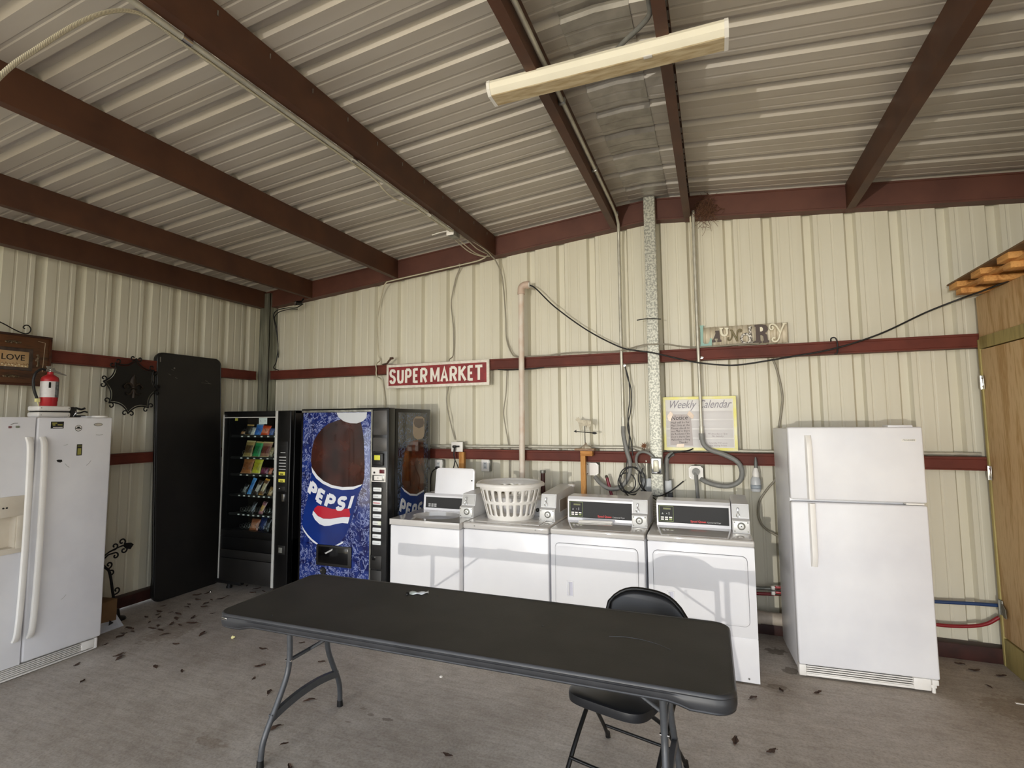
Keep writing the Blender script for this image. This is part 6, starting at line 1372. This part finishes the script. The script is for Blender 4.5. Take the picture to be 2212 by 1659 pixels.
# ================================================================== LEFT WALL DECORATIONS
t = thing('framed_plaque', 'dark wooden plaque with carved corners and a LOVE picture, hung on the left wall', 'plaque', (.105, -2.54, 2.02))
b = MB(); b.box((.103, -2.80, 2.022), (.128, -2.278, 2.432), .004); fr = b.build('frame', DARKWOOD, t)
b = MB(); 
for lo, hi in (((.128, -2.80, 2.415), (.136, -2.278, 2.432)), ((.128, -2.80, 2.022), (.136, -2.278, 2.040)), ((.128, -2.296, 2.040), (.136, -2.278, 2.415)), ((.128, -2.80, 2.040), (.136, -2.782, 2.415))): b.box(lo, hi, .003)
b.build('moulding', wood('dark_moulding', '#4a2412', '#2a130a', 'y', 5.0, .4), fr)
b = MB(); b.box((.126, -2.672, 2.140), (.138, -2.408, 2.318), .004); pf = b.build('inner_frame', mat('pewter_frame', '#5c4e46', .5, .3, col2='#3e322c', scale=14), t)
b = MB(); b.box((.137, -2.645, 2.166), (.1395, -2.436, 2.290), .001, mi=0)
for k in range(9): b.lathe([(0, 0), (.007, 0), (.005, .002), (0, .0022)], (.1395, -2.63+.022*k, 2.178+.006*math.sin(k*2.3)), 7, axis='x', mi=1)
for k in range(9): b.tube([(.1398, -2.64+.023*k, 2.172), (.1400, -2.630+.023*k, 2.192+.004*(k % 3)), (.1398, -2.618+.023*k, 2.184)], .0016, 4, mi=2)
b.text('LOVE', .064, (.1400, -2.540, 2.238), (0, 1, 0), (0, 0, 1), .0012, .0005, 0, 'CENTER', .150, mi=3, res=3)
b.build('picture', [mat('cream_picture', '#c9ae84', .6, col2='#b08c60', scale=5), mat('cream_blossom', '#e6d6b0', .6, var=.1), mat('brown_stems', '#6a4a2c', .6, var=.1), mat('dark_lettering', '#231812', .6, var=.1)], pf)
ORN = mat('gilded_ornament', '#7d6a50', .5, .3, col2='#4c3c2a', scale=40)
for (y, z, rot) in ((-2.540, 2.362, 0), (-2.372, 2.230, 1), (-2.540, 2.092, 0), (-2.708, 2.230, 1)):
    b = MB(); rn = random.Random(int(-y*100))
    for k in range(9):
        u = (k-4)*.011; v = rn.uniform(-.008, .008); dy, dz = (v, u) if rot else (u, v)
        b.lathe([(0, 0), (.010, .0), (.007, .007), (0, .009)], (.128, y+dy, z+dz), 7, axis='x')
    b.tube([(.133, y-(.0 if rot else .05), z-(.05 if rot else 0)), (.137, y, z+.008*(1-rot)), (.133, y+(.0 if rot else .05), z+(.05 if rot else 0))], .004, 6, smooth=3)
    b.build('carved_ornament', ORN, t, angle=60)
b = MB(); b.tube([(.1285, -2.375, 2.388), (.1285, -2.325, 2.380), (.1285, -2.328, 2.30), (.1285, -2.334, 2.14)], .0022, 5); b.build('pale_crack', mat('pale_wood_crack', '#b9a488', .7, var=.2), fr)
b = MB(); b.tube([(.115, -2.80, 2.56), (.115, -2.629, 2.507), (.115, -2.54, 2.465), (.115, -2.471, 2.440), (.115, -2.436, 2.450), (.115, -2.425, 2.482), (.115, -2.442, 2.508), (.115, -2.466, 2.506), (.115, -2.476, 2.488), (.115, -2.464, 2.478)], .0045, 8, smooth=5); b.build('scroll_hanger', IRON, t, angle=60)

t = thing('iron_wall_medallion', 'black star-shaped iron wall medallion with scroll tips and a fleur-de-lis, beside the upright table', 'wall decoration', (.12, -1.60, 1.8))
cy, cz = -1.602, 2.070; X = .125
tips = [(cy+.258*math.sin(2*PI*k/8+.10), cz+.262*math.cos(2*PI*k/8+.10)) for k in range(8)]
out = []
for k in range(8):
    a, c = tips[k], tips[(k+1) % 8]; mid = ((a[0]+c[0])/2, (a[1]+c[1])/2)
    inn = (cy+(mid[0]-cy)*.70, cz+(mid[1]-cz)*.70)
    for s in range(8):
        u = s/8; out.append(((1-u)**2*a[0]+2*u*(1-u)*inn[0]+u*u*c[0], (1-u)**2*a[1]+2*u*(1-u)*inn[1]+u*u*c[1]))
plate = [(cy+(p[0]-cy)*.93, cz+(p[1]-cz)*.93) for p in out]
b = MB(); b.prism([(X-.004, p[0], p[1]) for p in plate], (.005, 0, 0)); pl_ = b.build('plate', mat('black_plate', '#0f0d0b', .5, .2, var=.3, scale=9), t, angle=20)
for k in range(8):
    a, c = tips[k], tips[(k+1) % 8]; mid = ((a[0]+c[0])/2, (a[1]+c[1])/2); inn = (cy+(mid[0]-cy)*.70, cz+(mid[1]-cz)*.70)
    P = []
    def curl(tip, other, sgn):
        d = Vector((tip[0]-cy, tip[1]-cz)).normalized(); n_ = Vector((-d.y, d.x))*sgn
        c0 = Vector(tip)+n_*.030+d*.002
        return [(X, *(c0+Vector((math.cos(q), math.sin(q)))*(.030*(1-.085*j)))) for j, q in enumerate([math.atan2(-n_.y, -n_.x)+sgn*-.66*j for j in range(10)])]
    A = curl(a, c, -1)[::-1]; Cc = curl(c, a, 1)
    arc = [(X, (1-u)**2*a[0]+2*u*(1-u)*inn[0]+u*u*c[0], (1-u)**2*a[1]+2*u*(1-u)*inn[1]+u*u*c[1]) for u in [.1, .25, .4, .5, .6, .75, .9]]
    b = MB(); b.tube(A+arc+Cc, .0058, 7, smooth=2); b.build('scroll', IRON, t, angle=60)
BR = mat('dark_bronze', '#3c3126', .5, .4, col2='#241a12', scale=20)
b = MB()
def petal(pts, r): b.tube([(X+.010, cy+p, cz+q) for p, q in pts], r, 8, smooth=4, flat=.5)
b.grid(lambda u, v: (X+.004+.016*math.sin(PI*u), cy+.008+(u-.5)*2*.030*math.sin(PI*min(1, .12+v*.86))**.7, cz-.02+.125*v), 9, 12)
petal([(.0, -.01), (-.030, .02), (-.060, .012), (-.078, -.012), (-.062, -.028)], .011); petal([(.016, -.01), (.046, .02), (.076, .012), (.094, -.012), (.078, -.028)], .011)
petal([(-.025, -.030), (.008, -.026), (.040, -.030)], .008); petal([(.0, -.04), (-.02, -.075), (-.045, -.082), (-.062, -.066)], .008); petal([(.016, -.04), (.036, -.075), (.061, -.082), (.078, -.066)], .008); petal([(.008, -.035), (.008, -.075), (.008, -.115)], .013)
b.build('fleur_de_lis', BR, pl_, angle=60)

# ================================================================== ON TOP OF THE SIDE-BY-SIDE REFRIGERATOR
t = thing('electric_grill', 'white electric countertop grill lying on top of the side-by-side refrigerator', 'appliance', (.52, -2.49, 1.7465))
b = MB(); b.box((.49, -2.600, 1.766), (.63, -2.385, 1.803), .012, seg=3); b.build('lower_shell', PLASTW, t)
b = MB(); b.box((.49, -2.600, 1.812), (.63, -2.385, 1.849), .012, seg=3); b.build('upper_shell', PLASTW, t)
b = MB(); b.box((.50, -2.59, 1.802), (.622, -2.39, 1.813), .002); b.build('hinge_gap', BLACKP, t)
b = MB()
for yy in (-2.58, -2.40):
    for zz in (1.782, 1.834): b.lathe([(0, 0), (.004, 0), (.003, .002), (0, .002)], (.63, yy, zz), 8, axis='x')
b.build('screws', STEELG, t)
b = MB(); b.box((.52, -2.386, 1.772), (.62, -2.335, 1.845), .014, mi=0); b.tube([(.60, -2.36, 1.845), (.62, -2.345, 1.80), (.61, -2.36, 1.775)], .006, 8, mi=1); b.tube([(.58, -2.33, 1.84), (.585, -2.29, 1.828), (.59, -2.265, 1.838)], .008, 8, smooth=3, mi=0); b.tube([(.56, -2.33, 1.80), (.57, -2.29, 1.80), (.57, -2.26, 1.812), (.57, -2.235, 1.806)], .006, 8, smooth=3, mi=0); b.box((.50, -2.34, 1.768), (.60, -2.26, 1.782), .006, mi=0)
b.build('latch_handle', [BLACKP, CHROME], t, angle=40)
b = MB()
for xx in (.51, .61):
    for yy in (-2.58, -2.41): b.cyl((xx, yy, 1.7462), (xx, yy, 1.768), .010, 10)
b.build('feet', BLACKP, t)
t = thing('fire_extinguisher', 'red fire extinguisher standing on the white grill atop the refrigerator', 'fire extinguisher', (.54, -2.505, 1.8495))
cx, cy_ = .562, -2.503
b = MB(); b.lathe([(.0, 1.8495), (.048, 1.8495), (.052, 1.855), (.052, 1.885), (.0545, 1.890), (.055, 2.050), (.050, 2.068), (.034, 2.080), (.020, 2.090), (.018, 2.108), (0, 2.108)], (cx, cy_, 0), 28); bo = b.build('cylinder', RED, t, angle=40)
b = MB(); b.lathe([(.0556, 1.915), (.0556, 2.035)], (cx, cy_, 0), 40, cap=False, mi=0)
for f in b.bm.faces:
    c = f.calc_center_median(); a = math.atan2(c.y-cy_, c.x-cx); f.material_index = 1 if .15 < a < 1.25 else 0
b.build('label_band', [mat('white_label', '#dcd8d6', .4, var=.1, scale=40), mat('dark_label_print', '#4a4c50', .4, col2='#8a8c90', scale=60)], bo, angle=60)
b = MB(); b.box((cx+.053, cy_-.034, 1.985), (cx+.0575, cy_-.022, 2.028)); b.build('label_text', BLACKP, bo)
b = MB(); b.cyl((cx, cy_, 2.10), (cx, cy_, 2.128), .014, 12); b.box((cx-.012, cy_-.035, 2.112), (cx+.012, cy_+.02, 2.126), .003); b.build('valve', STEELG, t)
b = MB(); b.prism([(cx-.008, cy_-.030, 2.128), (cx-.008, cy_+.020, 2.142), (cx-.008, cy_+.03, 2.122), (cx-.008, cy_+.105, 2.093), (cx-.008, cy_+.105, 2.088), (cx-.008, cy_+.02, 2.110), (cx-.008, cy_-.030, 2.120)], (.016, 0, 0)); b.prism([(cx-.008, cy_-.02, 2.130), (cx-.008, cy_+.015, 2.150), (cx-.008, cy_-.028, 2.152)], (.016, 0, 0)); b.build('squeeze_lever', mat('grey_lever', '#8f8c84', .4, .4, var=.1), t, angle=30)
b = MB(); b.tube([(cx, cy_-.03, 2.120), (cx+.002, cy_-.06, 2.125), (cx+.005, cy_-.095, 2.095), (cx+.005, cy_-.108, 2.04), (cx+.005, cy_-.100, 1.97), (cx+.005, cy_-.078, 1.905)], .0095, 10, smooth=5); hs = b.build('hose', BLACKP, t, angle=60)
b = MB(); b.box((cx-.008, cy_-.088, 1.878), (cx+.018, cy_-.062, 1.905), .003); b.tube([(cx+.008, cy_-.075, 1.878), (cx+.008, cy_-.066, 1.852)], .003, 6); b.build('yellow_tag', mat('pale_yellow_tag', '#ece6a0', .5, var=.1), hs)
b = MB(); b.lathe([(0, 0), (.050, 0), (.053, .003), (.053, .011), (.048, .014), (0, .013)], (.742, -2.245, 1.7632), 32)
tag(b.build('plastic_lid', PLASTW, loc=(.742, -2.245, 1.7632), angle=40), 'flat white plastic lid at the right end of the refrigerator top beside the grill', 'lid')  # a loose container lid, lying flat on the door top

# ================================================================== BEHIND THE SIDE-BY-SIDE REFRIGERATOR
t = thing('iron_plant_hook', 'black wrought-iron scrollwork bracket standing in the leaves behind the side-by-side refrigerator', 'ironwork', (.3, -1.78, 0))
b = MB(); b.tube([(.30, -1.90, .52), (.30, -1.86, .47), (.30, -1.825, .42), (.30, -1.79, .24), (.30, -1.765, .12), (.30, -1.75, .0)], .011, 8, smooth=3); b.build('stem', IRON, t, angle=60)
def spiral(cy0, cz0, r, a0, turns, sgn=1, n=12): return [(.30, cy0+r*(1-.07*j)*math.cos(a0+sgn*j*turns*2*PI/n), cz0+r*(1-.07*j)*math.sin(a0+sgn*j*turns*2*PI/n)) for j in range(n)]
for P in ([(.30, -1.90, .56), (.30, -1.84, .600)]+spiral(-1.795, .640, .030, -1.6, 1.0), [(.30, -1.90, .53), (.30, -1.85, .575), (.30, -1.82, .58)]+spiral(-1.785, .555, .028, 1.6, 1.0, -1), [(.30, -1.84, .60), (.30, -1.78, .62), (.30, -1.70, .635)], spiral(-1.735, .665, .032, -.8, 1.1), spiral(-1.715, .590, .030, .8, 1.1, -1), [(.30, -1.85, .45)]+spiral(-1.835, .490, .028, -1.2, 1.0), [(.30, -1.83, .41)]+spiral(-1.812, .415, .026, 2.2, 1.0, -1), [(.30, -1.785, .22)]+spiral(-1.760, .255, .030, -1.6, 1.0)):
    b = MB(); b.tube(P, .0065, 7, smooth=2); b.build('scroll', IRON, t, angle=60)
b = MB(); b.prism([(.295, -1.71, .65), (.295, -1.655, .642), (.295, -1.632, .622), (.295, -1.66, .585), (.295, -1.70, .600), (.295, -1.72, .625)], (.010, 0, 0)); b.build('leaf_finial', IRON, t, angle=20)
b = MB(); b.lathe([(0, 0), (.075, 0), (.07, .015), (.03, .03), (.02, .09), (0, .1)], (.30, -1.75, 0), 12); b.build('foot', IRON, t)
t = thing('cardboard_box', 'open cardboard box with a white flap on the floor behind the side-by-side refrigerator', 'box', (.40, -1.99, 0), math.radians(8), world=False)
b = MB(); b.box((-.14, -.14, .0), (.10, .11, .24), .003); b.build('carton', mat('brown_cardboard', '#7a5c3c', .8, var=.15, scale=9), t)
b = MB(); b.prism([(.12, .16, .0), (.10, -.12, .0), (.098, -.12, .10), (.07, .10, .15)], (.004, .0, 0), 0); b.prism([(.128, .06, .06), (.126, .02, .05), (.120, .03, .09)], (.002, 0, 0), 1); b.build('white_flap', [mat('white_card', '#b9bcc2', .7, var=.1, scale=12), BLACKP], t, angle=20)

# ================================================================== FLOOR LITTER
def leaf_mesh(seed):
    r = random.Random(seed); b = MB(); n = 9; L = .045; W = .017
    for i in range(n): pass
    def f(u, v):
        w = W*math.sin(PI*min(1, max(.02, u)))**.8*(1+.25*math.sin(u*14+seed)); x = (u-.5)*2*L; y = (v-.5)*2*w
        return (x, y, .006+.010*abs(v-.5)*2*(1 if seed % 2 else .4)+.006*math.sin(u*5+seed)*.8)
    b.grid(f, n, 5); b.tube([(-L, 0, .006), (-L-.014, .003, .004)], .0010, 4); return b
lf = []
for s in range(4):
    o = leaf_mesh(s).build('dead_leaf', LEAF, angle=60, solid=.0008); tag(o, 'curled brown dead leaf lying on the concrete floor', 'leaf', 'dead leaves scattered on the floor'); lf.append(o)
spots = [(1.02, -1.83), (1.31, -1.72), (1.07, -2.22), (1.29, -1.93), (1.51, -2.25), (1.75, -2.23), (0.95, -1.64), (0.8, -1.78), (0.71, -1.88), (0.73, -1.99), (0.77, -2.13), (0.53, -1.54), (0.59, -1.46), (0.7, -1.47), (0.36, -1.36), (0.52, -1.13), (0.68, -1.17), (0.75, -1.25), (0.7, -1.02), (0.38, -1.03), (0.79, -1.72), (0.64, -1.69), (0.97, -1.34), (0.9, -1.48), (0.9, -1.78), (1.26, -2.57), (0.95, -2.43), (0.86, -1.65), (0.69, -0.94), (0.64, -1.08), (0.42, -0.95), (0.85, -0.78), (0.6, -0.62), (0.91, -0.7), (0.78, -0.66), (0.98, -0.6), (0.78, -1.55), (0.61, -1.58), (1.99, -1.75), (2.2, -1.98), (1.13, -2.25), (0.63, -1.85), (0.68, -1.93), (1.01, -1.58), (2.54, -2.23), (2.56, -1.77), (2.3, -2.13), (2.19, -1.56), (2.88, -2.53), (3.04, -2.62), (3.9, -2.39), (3.21, -2.76), (2.85, -2.22), (6.77, -0.2), (6.82, -0.28), (6.95, -0.32), (6.81, -0.52), (5.28, -1.74), (5.45, -1.76), (5.78, -1.0), (5.4, -1.21), (5.57, -1.05), (0.47, -1.48), (0.5, -1.62), (0.6, -1.31), (0.55, -1.25)]
rn = random.Random(5); used = 0
for i, (x, y) in enumerate(spots):
    o = lf[i] if i < 4 else lf[i % 4].copy()
    if i >= 4: COL.objects.link(o)
    o.location = (x, y, 0.0); o.rotation_euler = (0, 0, rn.uniform(0, 2*PI)); k = rn.uniform(.45, .9); o.scale = (k, k, k)
b = MB(); b.lathe([(0, 0), (.010, .004), (.013, .012), (.008, .022), (0, .026)], (1.609, -1.689, 0), 9); b.lathe([(0, .008), (.008, .012), (.006, .02), (0, .022)], (1.622, -1.685, 0), 8); tag(b.build('popcorn_piece', mat('popcorn', '#efe7a8', .7, var=.15, scale=40), loc=(1.609, -1.689, 0), angle=60), 'pale yellow popcorn piece on the floor left of the table legs', 'popcorn')
b = MB(); b.lathe([(0, 0), (.012, .002), (.010, .008), (0, .010)], (3.467, -1.659, 0), 9); tag(b.build('paper_scrap', PLASTW, loc=(3.467, -1.659, 0), angle=60), 'tiny white scrap on the floor under the middle of the table', 'scrap')
b = MB(); b.box((6.893-.03, -.709-.008, 0), (6.893+.03, -.709+.008, .004), .001); tag(b.build('paper_scrap', PLASTW, loc=(6.893, -.709, 0)), 'small white scrap on the floor at the right edge, in front of the closet', 'scrap')
b = MB(); b.lathe([(0, 0), (.014, .0), (.012, .010), (0, .014)], (.407, -.90, 0), 12); tag(b.build('metal_disc', CHROME, loc=(.407, -.90, 0), angle=60), 'shiny metal disc on the floor under the snack machine corner', 'cap')
